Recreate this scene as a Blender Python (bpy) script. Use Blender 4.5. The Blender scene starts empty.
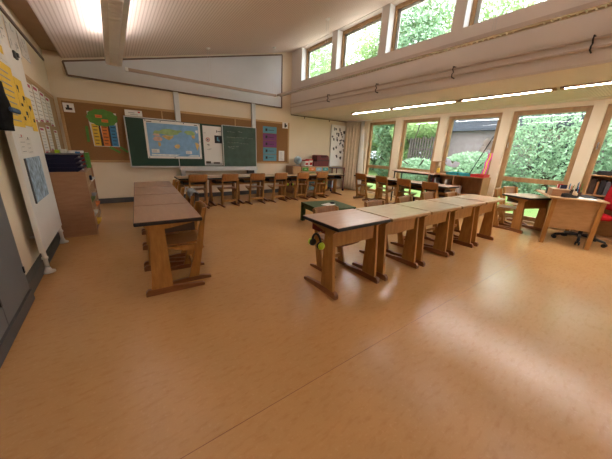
import bpy, math, random
from mathutils import Vector, Matrix
random.seed(7)
PI = math.pi
scene = bpy.context.scene
COL = scene.collection

# ------------------------------------------------------------------ materials
def new_mat(name):
    m = bpy.data.materials.new(name); m.use_nodes = True
    nt = m.node_tree; b = nt.nodes['Principled BSDF']
    return m, nt, b
def rgb(c): return (c[0], c[1], c[2], 1)
def node(nt, t, **kw):
    n = nt.nodes.new(t)
    for k, v in kw.items(): setattr(n, k, v)
    return n
def mixcol(nt, fac, a, b, mode='MIX'):
    n = node(nt, 'ShaderNodeMix', data_type='RGBA', blend_type=mode)
    for sock, v in ((0, fac), (6, a), (7, b)):
        if hasattr(v, 'links'): nt.links.new(v, n.inputs[sock])
        elif isinstance(v, (int, float)): n.inputs[sock].default_value = v
        else: n.inputs[sock].default_value = rgb(v)
    return n.outputs[2]
def coords(nt, scale=(1, 1, 1), kind='Object'):
    tc = node(nt, 'ShaderNodeTexCoord'); mp = node(nt, 'ShaderNodeMapping')
    mp.inputs['Scale'].default_value = scale
    nt.links.new(tc.outputs[kind], mp.inputs[0]); return mp.outputs[0]
def noise(nt, vec, scale, detail=3, rough=.5):
    n = node(nt, 'ShaderNodeTexNoise'); n.inputs['Scale'].default_value = scale
    n.inputs['Detail'].default_value = detail; n.inputs['Roughness'].default_value = rough
    nt.links.new(vec, n.inputs['Vector']); return n.outputs['Fac']
def ramp(nt, fac, stops):
    r = node(nt, 'ShaderNodeValToRGB'); e = r.color_ramp.elements
    while len(e) < len(stops): e.new(.5)
    for i, (p, c) in enumerate(stops): e[i].position = p; e[i].color = rgb(c)
    nt.links.new(fac, r.inputs[0]); return r.outputs[0]
def plain(name, c, rough=.6, var=.10, scale=6, metal=0, spec=.4):
    m, nt, b = new_mat(name)
    f = noise(nt, coords(nt), scale)
    lo = tuple(max(0, x * (1 - var)) for x in c); hi = tuple(min(1, x * (1 + var)) for x in c)
    nt.links.new(ramp(nt, f, [(.3, lo), (.7, hi)]), b.inputs['Base Color'])
    b.inputs['Roughness'].default_value = rough; b.inputs['Metallic'].default_value = metal
    b.inputs['Specular IOR Level'].default_value = spec
    return m
def wood(name, c1, c2, rough=.4, scale=(3, 3, 40), spec=.4):
    m, nt, b = new_mat(name)
    v = coords(nt, scale)
    f = noise(nt, v, 2.2, 4, .6)
    nt.links.new(ramp(nt, f, [(.3, c1), (.7, c2)]), b.inputs['Base Color'])
    b.inputs['Roughness'].default_value = rough; b.inputs['Specular IOR Level'].default_value = spec
    return m
def emit(name, c, s):
    m, nt, b = new_mat(name)
    b.inputs['Base Color'].default_value = rgb(c)
    b.inputs['Emission Color'].default_value = rgb(c); b.inputs['Emission Strength'].default_value = s
    return m
def stripes_mat(name, c, dark, period, duty, rough=.7, axis=0, dots=False):
    m, nt, b = new_mat(name)
    tc = node(nt, 'ShaderNodeTexCoord'); sp = node(nt, 'ShaderNodeSeparateXYZ')
    nt.links.new(tc.outputs['Object'], sp.inputs[0])
    def band(ax):
        d = node(nt, 'ShaderNodeMath', operation='DIVIDE'); d.inputs[1].default_value = period
        nt.links.new(sp.outputs[ax], d.inputs[0])
        fr = node(nt, 'ShaderNodeMath', operation='FRACT'); nt.links.new(d.outputs[0], fr.inputs[0])
        lt = node(nt, 'ShaderNodeMath', operation='LESS_THAN'); lt.inputs[1].default_value = duty
        nt.links.new(fr.outputs[0], lt.inputs[0]); return lt.outputs[0]
    f = band(axis)
    if dots:
        mu = node(nt, 'ShaderNodeMath', operation='MULTIPLY')
        nt.links.new(f, mu.inputs[0]); nt.links.new(band(1 - axis), mu.inputs[1]); f = mu.outputs[0]
    nt.links.new(mixcol(nt, f, c, dark), b.inputs['Base Color'])
    b.inputs['Roughness'].default_value = rough
    return m

M = {}
M['wall'] = plain('cream_wall_paint', (.78, .67, .52), .85, .03, 1.5, spec=.2)
M['post'] = plain('cream_post_paint', (.72, .62, .46), .7, .03, 2, spec=.3)
M['beam'] = plain('beige_beam_paint', (.71, .64, .585), .8, .03, 1.5, spec=.2)
M['reveal'] = plain('white_reveal_paint', (.84, .86, .88), .7, .02, 2)
M['ceil'] = stripes_mat('grooved_ceiling_panel', (.80, .70, .645), (.64, .53, .475), .045, .34)
M['ceil2'] = stripes_mat('perforated_bay_ceiling', (.64, .57, .50), (.38, .32, .26), .035, .42, dots=True)
M['ceil3'] = plain('bay_ceiling_paint', (.65, .58, .51), .8, .03, 1.5)
M['strip'] = plain('brown_ceiling_strip', (.46, .33, .215), .7, .06, 4)
M['skirt'] = plain('dark_grey_skirting', (.085, .085, .09), .5, .1, 6)
M['oak'] = wood('window_frame_oak', (.29, .165, .07), (.42, .255, .12), .45, (6, 6, 2))
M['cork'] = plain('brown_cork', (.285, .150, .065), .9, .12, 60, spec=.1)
M['cork_lit'] = plain('lit_cork', (.42, .29, .17), .9, .08, 50, spec=.1)  # lighter copy of the cork, light on the left wall put into the colour
M['corkframe'] = wood('pinboard_frame_wood', (.46, .27, .11), (.58, .36, .16), .5)
M['beech'] = wood('lacquered_beech', (.33, .148, .036), (.45, .222, .062), .38, (14, 14, 3))
M['beech2'] = wood('chair_plywood', (.245, .098, .026), (.36, .158, .046), .36, (20, 4, 4))
M['foot'] = wood('reddish_runner_wood', (.19, .068, .025), (.29, .115, .042), .42, (20, 3, 20))
M['tray'] = plain('dark_brown_tray', (.06, .036, .026), .5, .2, 8)
M['redtray'] = plain('dark_red_tray', (.19, .025, .02), .5, .15, 8)
M['lam'] = wood('pinkish_laminate', (.54, .375, .29), (.61, .44, .35), .24, (2, 9, 2), .5)
M['lam2'] = wood('maple_laminate', (.56, .40, .25), (.64, .48, .32), .22, (2, 8, 2), .5)
M['lam3'] = wood('shaded_laminate', (.36, .215, .14), (.43, .265, .175), .30, (2, 9, 2), .5)  # darker copy of the pinkish laminate, the left row's shade put into the colour
M['edgeblack'] = plain('black_edge_band', (.016, .014, .016), .45, .1)
M['edgewood'] = wood('wood_edge_band', (.36, .20, .08), (.46, .27, .12), .4)
M['green'] = plain('chalkboard_green', (.014, .052, .034), .5, .12, 3)
M['greendust'] = plain('dusty_chalkboard_green', (.055, .098, .075), .6, .25, 5)
M['alu'] = plain('pale_aluminium', (.60, .61, .62), .4, .04, 8, .2)
M['white'] = plain('white_lacquer', (.80, .79, .77), .4, .02, 3)
M['paper'] = plain('white_paper', (.80, .78, .75), .8, .02, 4, spec=.1)
M['ink'] = plain('dark_print', (.05, .05, .055), .8, .1, spec=.1)
M['greyink'] = plain('grey_print', (.36, .36, .38), .8, .1, spec=.1)
M['chalk'] = plain('chalk_marks', (.30, .34, .31), .9, .1, 40, spec=.1)
M['black'] = plain('black_plastic', (.014, .014, .016), .45, .2, 8)
M['blackcloth'] = plain('black_fabric', (.012, .012, .014), .95, .3, 20, spec=.1)
M['grey'] = plain('grey_laminate_door', (.16, .165, .18), .5, .05, 3)
M['darkgrey'] = plain('dark_grey_plastic', (.09, .09, .10), .5, .1, 4)
M['screen'] = plain('pale_grey_panel', (.62, .63, .66), .55, .03, 2)
M['frameBrown'] = plain('thin_brown_frame', (.16, .10, .07), .5, .1, 6)
M['metal'] = plain('painted_steel', (.56, .55, .53), .35, .04, 8, .3)
M['chrome'] = plain('polished_steel', (.7, .7, .7), .18, .03, 8, .9)
M['lampbody'] = plain('lamp_housing', (.86, .83, .81), .35, .04, 8, .3)
M['rail'] = plain('lamp_rail_beige', (.40, .30, .24), .4, .04, 8, .1)
M['rail2'] = plain('lamp_housing_beige', (.55, .45, .39), .4, .04, 8, .1)
M['louvre'] = plain('bright_louvre', (.88, .87, .85), .45, .03, 8, .1)
M['tube'] = emit('lamp_tube', (1, .94, .90), 10)
M['strip_light'] = emit('strip_light', (1, .96, .91), 46)
M['curtain'] = plain('beige_curtain', (.68, .57, .42), .9, .06, 12, spec=.1)
M['voile'] = plain('white_curtain', (.80, .78, .72), .9, .03, 12, spec=.1)
M['cab'] = wood('cabinet_veneer', (.335, .175, .095), (.41, .225, .125), .45, (3, 3, 14))
M['cabedge'] = wood('cabinet_edge', (.46, .30, .17), (.56, .38, .23), .5)
M['shelf'] = wood('shelf_wood', (.27, .125, .045), (.37, .185, .075), .45, (10, 10, 3))
M['desk2'] = wood('teacher_desk_wood', (.40, .225, .095), (.49, .29, .135), .42, (4, 4, 12))
M['navy'] = plain('navy_plastic', (.003, .004, .034), .4, .1, 5)
M['greentable'] = wood('green_table_paint', (.04, .065, .016), (.07, .10, .028), .65, (8, 8, 8))
M['tgreen'] = plain('poster_green', (.115, .29, .06), .8, .1, 20)
M['yellow'] = plain('yellow_paper', (.80, .54, .07), .8, .05, 8)
M['orange'] = plain('orange_paper', (.75, .23, .06), .8, .05, 8)
M['blue'] = plain('blue_paper', (.07, .26, .50), .8, .06, 8)
M['teal'] = plain('teal_blue_card', (.12, .31, .40), .8, .06, 8)
M['purple'] = plain('purple_card', (.205, .06, .20), .8, .06, 8)
M['red'] = plain('red_plastic', (.50, .025, .025), .5, .1, 8)
M['redfab'] = plain('red_upholstery', (.46, .014, .02), .9, .12, 30, spec=.1)
M['maroon'] = plain('dark_red_box', (.11, .012, .016), .5, .15, 8)
M['turq'] = plain('turquoise_plastic', (.02, .26, .30), .45, .1, 8)
M['lime'] = plain('lime_plastic', (.42, .62, .03), .4, .08, 8)
M['pink'] = plain('pink_fabric', (.80, .08, .42), .8, .06, 8)
M['lilac'] = plain('lilac_paper', (.62, .64, .80), .8, .04, 8)
M['skyblue'] = plain('light_blue_plastic', (.30, .50, .68), .5, .08, 8)
M['denim'] = plain('grey_blue_fabric', (.33, .37, .44), .95, .25, 14, spec=.1)
M['olive'] = plain('olive_paper', (.20, .27, .10), .8, .1, 8)
M['brick'] = None
M['roofdark'] = plain('dark_roof_edge', (.035, .04, .055), .6, .1, 4)
M['bark'] = plain('tree_bark', (.05, .037, .026), .9, .25, 20)
M['fence'] = wood('weathered_boards', (.03, .024, .02), (.075, .055, .045), .8, (2, 2, 2))

# floor: orange marbled linoleum
m, nt, b = new_mat('marbled_orange_linoleum'); M['floor'] = m
v = coords(nt); f1 = noise(nt, v, 1.3, 4); f2 = noise(nt, coords(nt, (12, 34, 1)), 1.0, 3, .6); f3 = noise(nt, v, 55, 2)
base = ramp(nt, f1, [(.3, (.505, .277, .110)), (.7, (.565, .318, .135))])
c2 = mixcol(nt, ramp(nt, f2, [(.50, (0, 0, 0)), (.74, (.38, .38, .38))]), base, (.40, .165, .045))
c3 = mixcol(nt, ramp(nt, f3, [(.58, (0, 0, 0)), (.76, (.30, .30, .30))]), c2, (.66, .42, .21))
nt.links.new(c3, b.inputs['Base Color'])
nt.links.new(ramp(nt, noise(nt, v, 3.0, 3), [(.3, (.19, .19, .19)), (.7, (.27, .27, .27))]), b.inputs['Roughness'])
b.inputs['Specular IOR Level'].default_value = .5
# glass pane
m = bpy.data.materials.new('clear_glass'); m.use_nodes = True; nt = m.node_tree; nt.nodes.clear()
out = node(nt, 'ShaderNodeOutputMaterial'); tr = node(nt, 'ShaderNodeBsdfTransparent'); gl = node(nt, 'ShaderNodeBsdfGlossy')
gl.inputs['Roughness'].default_value = .02; tr.inputs[0].default_value = (.95, .97, .96, 1)
mx = node(nt, 'ShaderNodeMixShader'); mx.inputs[0].default_value = .05
nt.links.new(tr.outputs[0], mx.inputs[1]); nt.links.new(gl.outputs[0], mx.inputs[2]); nt.links.new(mx.outputs[0], out.inputs[0])
M['glass'] = m
# bricks
m, nt, b = new_mat('pinkish_brick'); M['brick'] = m
bt = node(nt, 'ShaderNodeTexBrick'); bt.inputs['Scale'].default_value = 4
bt.inputs['Color1'].default_value = rgb((.15, .115, .112)); bt.inputs['Color2'].default_value = rgb((.19, .15, .147)); bt.inputs['Mortar'].default_value = rgb((.28, .25, .24))
tc = node(nt, 'ShaderNodeTexCoord'); sp = node(nt, 'ShaderNodeSeparateXYZ'); cb = node(nt, 'ShaderNodeCombineXYZ')
nt.links.new(tc.outputs['Object'], sp.inputs[0]); nt.links.new(sp.outputs[1], cb.inputs[0]); nt.links.new(sp.outputs[2], cb.inputs[1])
nt.links.new(cb.outputs[0], bt.inputs['Vector']); nt.links.new(bt.outputs[0], b.inputs['Base Color']); b.inputs['Roughness'].default_value = .9
# grass
M['lawn'] = plain('lawn_green', (.115, .185, .055), .95, .25, 3, spec=.1)
def leafmat(name, c, t=.45):
    m, nt, b = new_mat(name)
    oi = node(nt, 'ShaderNodeNewGeometry')
    f = oi.outputs['Random Per Island']
    nt.links.new(ramp(nt, f, [(0, tuple(x * .55 for x in c)), (.6, c), (1, tuple(min(1, x * 1.35) for x in c))]), b.inputs['Base Color'])
    b.inputs['Roughness'].default_value = .6; b.inputs['Specular IOR Level'].default_value = .3
    trn = node(nt, 'ShaderNodeBsdfTranslucent'); mx = node(nt, 'ShaderNodeMixShader'); mx.inputs[0].default_value = t
    trn.inputs[0].default_value = rgb(c)
    o = nt.nodes['Material Output']
    nt.links.new(b.outputs[0], mx.inputs[1]); nt.links.new(trn.outputs[0], mx.inputs[2]); nt.links.new(mx.outputs[0], o.inputs[0])
    return m
M['leaf_a'] = leafmat('spring_leaves', (.36, .50, .22))
M['leaf_b'] = leafmat('bluish_leaves', (.29, .44, .28))
M['leaf_c'] = leafmat('dark_leaves', (.15, .25, .13))

# ------------------------------------------------------------------ mesh builder
class MB:
    def __init__(s): s.v = []; s.f = []; s.mi = []; s.T = Matrix.Identity(4)
    def add(s, vs, fs, mi=0):
        o = len(s.v); s.v += [tuple(s.T @ Vector(p)) for p in vs]
        s.f += [tuple(i + o for i in f) for f in fs]; s.mi += [mi] * len(fs); return s
    def box(s, x0, x1, y0, y1, z0, z1, mi=0, c=0):
        if x1 < x0: x0, x1 = x1, x0
        if y1 < y0: y0, y1 = y1, y0
        if z1 < z0: z0, z1 = z1, z0
        if c:                                     # chamfered top and bottom rims
            c = min(c, (x1 - x0) * .45, (y1 - y0) * .45, (z1 - z0) * .45)
            vs = []
            for z, k in ((z0, c), (z0 + c, 0), (z1 - c, 0), (z1, c)):
                X0, X1, Y0, Y1 = x0 + k, x1 - k, y0 + k, y1 - k
                e = c if k == 0 else 0
                e = c
                vs += [(X0 + e, Y0, z), (X1 - e, Y0, z), (X1, Y0 + e, z), (X1, Y1 - e, z), (X1 - e, Y1, z), (X0 + e, Y1, z), (X0, Y1 - e, z), (X0, Y0 + e, z)]
            fs = [tuple(range(7, -1, -1)), tuple(range(24, 32))]
            for r in range(3):
                for i in range(8):
                    j = (i + 1) % 8; fs.append((r * 8 + i, r * 8 + j, r * 8 + 8 + j, r * 8 + 8 + i))
            return s.add(vs, fs, mi)
        vs = [(x, y, z) for x in (x0, x1) for y in (y0, y1) for z in (z0, z1)]
        return s.add(vs, [(0, 1, 3, 2), (4, 6, 7, 5), (0, 4, 5, 1), (2, 3, 7, 6), (0, 2, 6, 4), (1, 5, 7, 3)], mi)
    def prism(s, prof, ax, lo, hi, mi=0):
        n = len(prof); vs = []
        for t in (lo, hi):
            for a, b_ in prof: vs.append({'x': (t, a, b_), 'y': (a, t, b_), 'z': (a, b_, t)}[ax])
        fs = [tuple(range(n - 1, -1, -1)), tuple(range(n, 2 * n))] + [(i, (i + 1) % n, n + (i + 1) % n, n + i) for i in range(n)]
        return s.add(vs, fs, mi)
    def cyl(s, p, q, r, n=12, mi=0, r2=None):
        p = Vector(p); q = Vector(q); d = (q - p).normalized(); r2 = r if r2 is None else r2
        u = d.orthogonal().normalized(); w = d.cross(u)
        vs = [tuple(c + (u * math.cos(2 * PI * i / n) + w * math.sin(2 * PI * i / n)) * R) for c, R in ((p, r), (q, r2)) for i in range(n)]
        return s.add(vs, [tuple(range(n - 1, -1, -1)), tuple(range(n, 2 * n))] + [(i, (i + 1) % n, n + (i + 1) % n, n + i) for i in range(n)], mi)
    def tube(s, pts, r, n=8, mi=0):
        pts = [Vector(p) for p in pts]; rings = []; vs = []
        up = Vector((0, 0, 1)); u = None
        for i, p in enumerate(pts):
            d = (pts[min(i + 1, len(pts) - 1)] - pts[max(i - 1, 0)]).normalized()
            u = d.orthogonal().normalized() if u is None else (u - d * u.dot(d)).normalized()
            w = d.cross(u)
            vs += [tuple(p + (u * math.cos(2 * PI * k / n) + w * math.sin(2 * PI * k / n)) * r) for k in range(n)]
        fs = []
        for i in range(len(pts) - 1):
            for k in range(n): fs.append((i * n + k, i * n + (k + 1) % n, (i + 1) * n + (k + 1) % n, (i + 1) * n + k))
        e = (len(pts) - 1) * n
        fs += [tuple(range(n - 1, -1, -1)), tuple(range(e, e + n))]
        return s.add(vs, fs, mi)
    def lathe(s, prof, c=(0, 0, 0), n=20, mi=0):
        vs = []; fs = []
        for r, z in prof: vs += [(c[0] + max(r, .0005) * math.cos(2 * PI * k / n), c[1] + max(r, .0005) * math.sin(2 * PI * k / n), c[2] + z) for k in range(n)]
        for i in range(len(prof) - 1):
            for k in range(n): fs.append((i * n + k, i * n + (k + 1) % n, (i + 1) * n + (k + 1) % n, (i + 1) * n + k))
        e = (len(prof) - 1) * n
        fs += [tuple(range(n - 1, -1, -1)), tuple(range(e, e + n))]
        return s.add(vs, fs, mi)
    def grid(s, fn, nu, nv, t=.01, mi=0):
        """closed slab: fn(u,v)->(point, normal); thickness t"""
        vs = []
        for k in (0, 1):
            for i in range(nu + 1):
                for j in range(nv + 1):
                    p, n = fn(i / nu, j / nv); vs.append(tuple(Vector(p) + Vector(n) * t * k))
        W = nv + 1; N = (nu + 1) * W; fs = []
        for i in range(nu):
            for j in range(nv):
                a = i * W + j; fs.append((a, a + 1, a + W + 1, a + W)); fs.append((N + a, N + a + W, N + a + W + 1, N + a + 1))
        for i in range(nu):
            a = i * W; fs.append((a, a + W, N + a + W, N + a)); a += nv; fs.append((a, N + a, N + a + W, a + W))
        for j in range(nv):
            fs.append((j, N + j, N + j + 1, j + 1)); a = nu * W + j; fs.append((a, a + 1, N + a + 1, N + a))
        return s.add(vs, fs, mi)
    def build(s, name, mat, parent=None, smooth=False, loc=None):
        me = bpy.data.meshes.new(name); me.from_pydata(s.v, [], s.f); me.update()
        for x in (mat if isinstance(mat, (list, tuple)) else [mat]): me.materials.append(M[x] if isinstance(x, str) else x)
        me.polygons.foreach_set('material_index', s.mi)
        if smooth: me.polygons.foreach_set('use_smooth', [True] * len(s.f))
        import bmesh
        bm = bmesh.new(); bm.from_mesh(me); bmesh.ops.recalc_face_normals(bm, faces=bm.faces); bm.to_mesh(me); bm.free()
        o = bpy.data.objects.new(name, me); COL.objects.link(o)
        if parent: o.parent = parent
        if loc: o.location = loc
        return o
def tag(o, label=None, cat=None, group=None, kind=None):
    if label: o['label'] = label
    if cat: o['category'] = cat
    if group: o['group'] = group
    if kind: o['kind'] = kind
    return o
def empty(name, loc, rz=0, label=None, cat=None, group=None):
    o = bpy.data.objects.new(name, None); COL.objects.link(o); o.empty_display_size = .1
    o.location = loc; o.rotation_euler = (0, 0, rz); return tag(o, label, cat, group)
def copy_tree(o, parent=None):
    c = o.copy(); COL.objects.link(c); c.parent = parent
    for ch in list(o.children): copy_tree(ch, c)
    return c
def struct(name, mb, mat, parent=None):
    o = mb.build(name, mat, parent)
    if not parent: o['kind'] = 'structure'
    return o

LX, BY, CX, WX, RY = -.79, 7.045, 4.43, 6.8, -4.6     # left wall, back wall, clerestory wall, window wall, rear wall
SL = .2343                                             # slope of the main ceiling
def cz(x): return 2.715 + (x + .54) * SL

# ------------------------------------------------------------------ the room
struct('floor', MB().box(LX - .2, WX + .25, RY - .2, BY + .2, -.12, 0), 'floor')
tag(MB().box(LX, WX, .898, .9008, 0, .0008).build('trim_1', 'foot'), kind='structure')       # weld seam of the linoleum
struct('wall_left', MB().box(LX - .2, LX, RY - .2, BY + .2, 0, 3.2), 'wall')
struct('wall_back', MB().box(LX, CX + .24, BY, BY + .2, 0, 4.2).box(CX + .24, WX + .25, BY, BY + .2, 0, 2.46), 'wall')
struct('wall_rear', MB().box(LX, WX + .25, RY - .2, RY, 0, 4.2), 'wall')
x0, x1 = -.54, CX + .25
struct('ceiling', MB().prism([(x0, cz(x0)), (x1, cz(x1)), (x1, cz(x1) + .12), (x0, cz(x0) + .12)], 'y', RY, BY), 'ceil')
struct('trim_2', MB().box(LX, x0 + .02, RY, BY, 2.80, 2.9), 'strip')
struct('ceiling', MB().box(CX + .001, 5.60, RY, BY, 2.30, 2.46).box(5.60, 6.55, RY, BY, 2.30, 2.46, 1).box(6.55, WX + .5, RY, BY, 2.29, 2.46), ['ceil3', 'ceil2', 'ceil3'])
# clerestory wall with openings
CL = [(6.56 - 1.4 * k, 5.32 - 1.4 * k) for k in range(8)]  # rearmost pair added out of view to let in more light
mb = MB().box(CX, CX + .24, RY, BY, 2.33, 3.09)
edges = [BY] + [e for ab in CL for e in ab] + [RY]
for i in range(0, len(edges), 2): mb.box(CX, CX + .24, edges[i + 1], edges[i], 3.09, 3.87)
mb.box(CX, CX + .24, RY, BY, 3.87, 3.95)
struct('wall_clerestory', mb, 'beam')
for k, (a, b_) in enumerate(CL):
    w = tag(empty('window_%d' % (k + 9), (CX + .14, (a + b_) / 2, 3.09)), kind='structure')
    h = (a - b_) / 2; f = .06; H = .78
    mb = MB()
    for (p, q, r, s_) in ((-h, -h + f, 0, H), (h - f, h, 0, H), (-h + f, h - f, 0, f), (-h + f, h - f, H - f, H)): mb.box(0, .07, p, q, r, s_)
    mb.build('window_frame', 'oak', w)
    MB().box(.03, .042, -h + f, h - f, f, H - f).build('window_pane', 'glass', w)
    # white painted reveal lining and grey jamb guide
    MB().box(-.14, 0, h - .012, h, 0, H).box(-.14, 0, -h, -h + .012, 0, H).build('reveal', 'reveal', w)
    MB().box(.042, .06, h - f - .06, h - f, f, H - f).box(.042, .06, -h + f, h - f, H - f - .045, H - f).build('blind_guide', 'metal', w)
# window wall
WIN = [(6.10, 5.08), (4.86, 3.76), (3.56, 2.42), (2.24, 1.09), (.93, -.22), (-.38, -1.52), (-1.72, -2.86), (-3.06, -4.2)]  # rearmost pair is unseen, added to bring in light from behind
mb = MB()
edges = [BY] + [e for ab in WIN for e in ab] + [RY]
for i in range(0, len(edges), 2): mb.box(WX, WX + .22, edges[i + 1], edges[i], .05, 2.22)
mb.box(WX, WX + .22, RY, BY, 2.22, 2.32).box(WX, WX + .22, RY, BY, -.1, .05)
struct('wall_right', mb, 'post')
for k, (a, b_) in enumerate(WIN):
    w = tag(empty('window_%d' % (k + 1), (WX + .07, (a + b_) / 2, .05)), kind='structure')
    h = (a - b_) / 2; f = .085; H = 2.17
    mb = MB()
    for (p, q, r, s_) in ((-h, -h + f, 0, H), (h - f, h, 0, H), (-h + f, h - f, 0, f), (-h + f, h - f, H - f, H)): mb.box(0, .07, p, q, r, s_)
    mb.box(-.005, .075, -h + f, h - f, .77, .86)
    mb.build('window_frame', 'oak', w)
    MB().box(.03, .042, -h + f, h - f, f, .77).build('window_pane', 'glass', w)
    MB().box(.03, .042, -h + f, h - f, .86, H - f).build('window_pane', 'glass', w)
    MB().cyl((-.03, h - .045, 1.55), (0, h - .045, 1.55), .012).box(-.04, -.028, h - .055, h - .035, 1.44, 1.56).build('handle', 'chrome', w)
# skirtings, picture rail, pipes
struct('baseboard_back', MB().box(LX, 6.3, BY - .018, BY, 0, .105), 'skirt')
struct('baseboard_left', MB().box(LX, LX + .06, 2.83, BY, 0, .11), 'skirt')
struct('trim_3', MB().box(LX, LX + .02, RY, 6.95, 2.60, 2.635), 'frameBrown')
t = MB().box(CX, 6.8, BY - .02, BY, 2.265, 2.285)
for x in (4.9, 5.9): t.box(x, x + .02, BY - .035, BY - .02, 2.21, 2.28)
struct('trim_4', t, 'frameBrown')

# ------------------------------------------------------------------ fixed fittings
# heating pipes on the beam
p = empty('heating_pipe', (CX, 2.2, 2.5), 0, 'pair of thin beige pipes running along the beam below the high windows', 'pipe')
MB().tube([(-.07, y, .045) for y in (-6.75, 4.75)] , .014).build('pipe', 'rail2', p)
MB().tube([(-.07, y, -.045) for y in (-6.75, 4.75)], .014).build('pipe', 'rail2', p)
for y in (3.08, 1.61, .14, -1.33, -2.8, -4.27, -5.74):
    MB().tube([(-.009, y, .075), (-.09, y, .07), (-.095, y, .03), (-.06, y, 0), (-.095, y, -.03), (-.09, y, -.07), (-.009, y, -.075)], .008, 6).build('bracket', 'black', p)
# projection panel following the sloped ceiling
p = empty('projection_panel', (0, BY, 2.42), 0, 'large pale grey trapezoid panel high above the chalkboard', 'panel')
pr = [(-.50, .02), (4.09, 0), (4.09, cz(4.09) - 2.42 - .06), (-.53, .24)]
MB().prism([(a, b_) for a, b_ in pr], 'y', -.03, 0).build('face', 'screen', p)
fr = MB()
for i in range(4):
    a, c = Vector((pr[i][0], -.022, pr[i][1])), Vector((pr[(i + 1) % 4][0], -.022, pr[(i + 1) % 4][1]))
    d = (c - a).normalized(); n_ = Vector((-d.z, 0, d.x)) * .014
    fr.add([a - n_ + Vector((0, dy, 0)) for dy in (-.022, .022)] + [c - n_ + Vector((0, dy, 0)) for dy in (-.022, .022)] + [c + n_ + Vector((0, dy, 0)) for dy in (-.022, .022)] + [a + n_ + Vector((0, dy, 0)) for dy in (-.022, .022)],
           [(0, 2, 4, 6), (1, 7, 5, 3), (0, 1, 3, 2), (4, 5, 7, 6), (2, 3, 5, 4), (6, 7, 1, 0)])
fr.build('frame', 'frameBrown', p)
# pin boards
def pinboard(name, loc, rz, w, h, mat, label, seams=()):
    o = empty(name, loc, rz, label, 'pinboard')
    MB().box(0, w, -.018, 0, 0, h).build('board', mat, o)
    f = MB(); e = .045
    f.box(0, w, -.028, 0, h - e, h).box(0, w, -.028, 0, 0, e).box(0, e, -.028, 0, e, h - e).box(w - e, w, -.028, 0, e, h - e)
    for x in seams: f.box(x - .012, x + .012, -.024, 0, e, h - e)
    f.build('frame', 'corkframe', o); return o
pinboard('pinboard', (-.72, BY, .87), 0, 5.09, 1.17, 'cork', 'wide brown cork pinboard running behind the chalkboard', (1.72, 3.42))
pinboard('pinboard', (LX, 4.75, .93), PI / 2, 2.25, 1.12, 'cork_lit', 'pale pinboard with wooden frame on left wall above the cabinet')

# chalkboard
p = empty('chalkboard', (0, BY, .8), 0, 'green folding chalkboard on two white pylons', 'chalkboard')
MB().box(1.25, 3.22, -.115, -.08, 0, 1.0).build('main_panel', 'green', p)
w = MB().box(.285, 1.235, -.115, -.085, 0, 1.0).build('wing', 'green', p)
MB().box(.27, 1.24, -.12, -.08, -.03, 0).box(.27, 1.24, -.12, -.08, 1.0, 1.02).box(.265, .285, -.12, -.08, -.03, 1.02).box(1.235, 1.25, -.12, -.08, -.03, 1.02).build('wing_frame', 'alu', w)
w = MB().box(2.31, 3.21, -.165, -.135, 0, 1.0).build('wing', 'greendust', p); w['label'] = 'dusty grey-green folded wing with chalk writing'
MB().box(2.295, 2.31, -.17, -.13, -.005, 1.005).box(3.21, 3.225, -.17, -.13, -.005, 1.005).box(2.3, 3.22, -.17, -.13, 1.0, 1.012).build('wing_frame', 'alu', w)
ck = MB()
random.seed(3)
for (r, xs, n) in ((.86, 2.42, 3), (.87, 2.72, 2), (.73, 2.40, 9), (.60, 2.42, 5), (.59, 2.78, 3), (.50, 2.42, 4), (.46, 2.44, 2)):
    x = xs; ck = MB()
    for k in range(n):
        L = random.uniform(.04, .075); z = r + random.uniform(-.008, .008)
        pts = [(x + L * i / 8, -.166, z + .014 * math.sin(i * 2.1 + k)) for i in range(9)]
        ck.tube(pts, .003, 4); x += L + .018
    ck.build('chalk_writing', 'chalk', w)
MB().box(1.24, 3.22, -.22, -.08, -.105, -.085).box(1.24, 3.22, -.225, -.205, -.105, -.02).box(1.24, 3.22, -.10, -.08, -.105, 0).build('chalk_tray', 'alu', p)
for xc in (1.32, 3.21): MB().box(xc - .055, xc + .055, -.075, 0, -.62, 1.62, 0, .008).build('pylon', 'alu', p)
MB().box(2.95, 3.15, -.17, -.09, -.19, -.105).build('brake_box', 'black', p)

# papers ------------------------------------------------------------
def paper(name, loc, rz, w, h, mats, marks, label, cat, group=None, t=.003, tilt=0):
    """thin sheet standing on its lower left corner; marks = (u0,v0,u1,v1,slot) rectangles printed on it"""
    o = MB(); o.box(0, w, -t, 0, 0, h)
    for (u0, v0, u1, v1, s_) in marks: o.box(u0 * w, u1 * w, -t - .0012, -t, v0 * h, v1 * h, s_)
    ob = o.build(name, mats); ob.location = loc; ob.rotation_euler = (0, tilt, rz)
    return tag(ob, label, cat, group)
def lines(n, u0=.12, u1=.88, v0=.12, v1=.85, th=.028, slot=1, seed=1):
    r = random.Random(seed); L = []
    for i in range(n):
        v = v1 - (v1 - v0) * i / max(1, n - 1)
        L.append((u0, v - th / 2, u0 + (u1 - u0) * r.uniform(.55, 1), v + th / 2, slot))
    return L
FB = BY - .018           # face of the back pinboard
paper('picture_card', (-.66, FB, 1.80), 0, .16, .16, ['paper', 'ink', 'red'], [(.2, .25, .8, .5, 1), (.35, .5, .55, .8, 1), (.5, .3, .75, .42, 2)], 'small white card with dark picture at left end of back pinboard', 'picture')
paper('notice_sheet', (.30, BY - .086, 1.83), 0, .31, .115, ['paper', 'greyink', 'red'], [(.2, .5, .55, .6, 1), (.3, .2, .75, .3, 1), (.75, .6, .88, .85, 2)], 'white notice sheet propped on top edge of the left chalkboard wing', 'notice')
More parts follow.
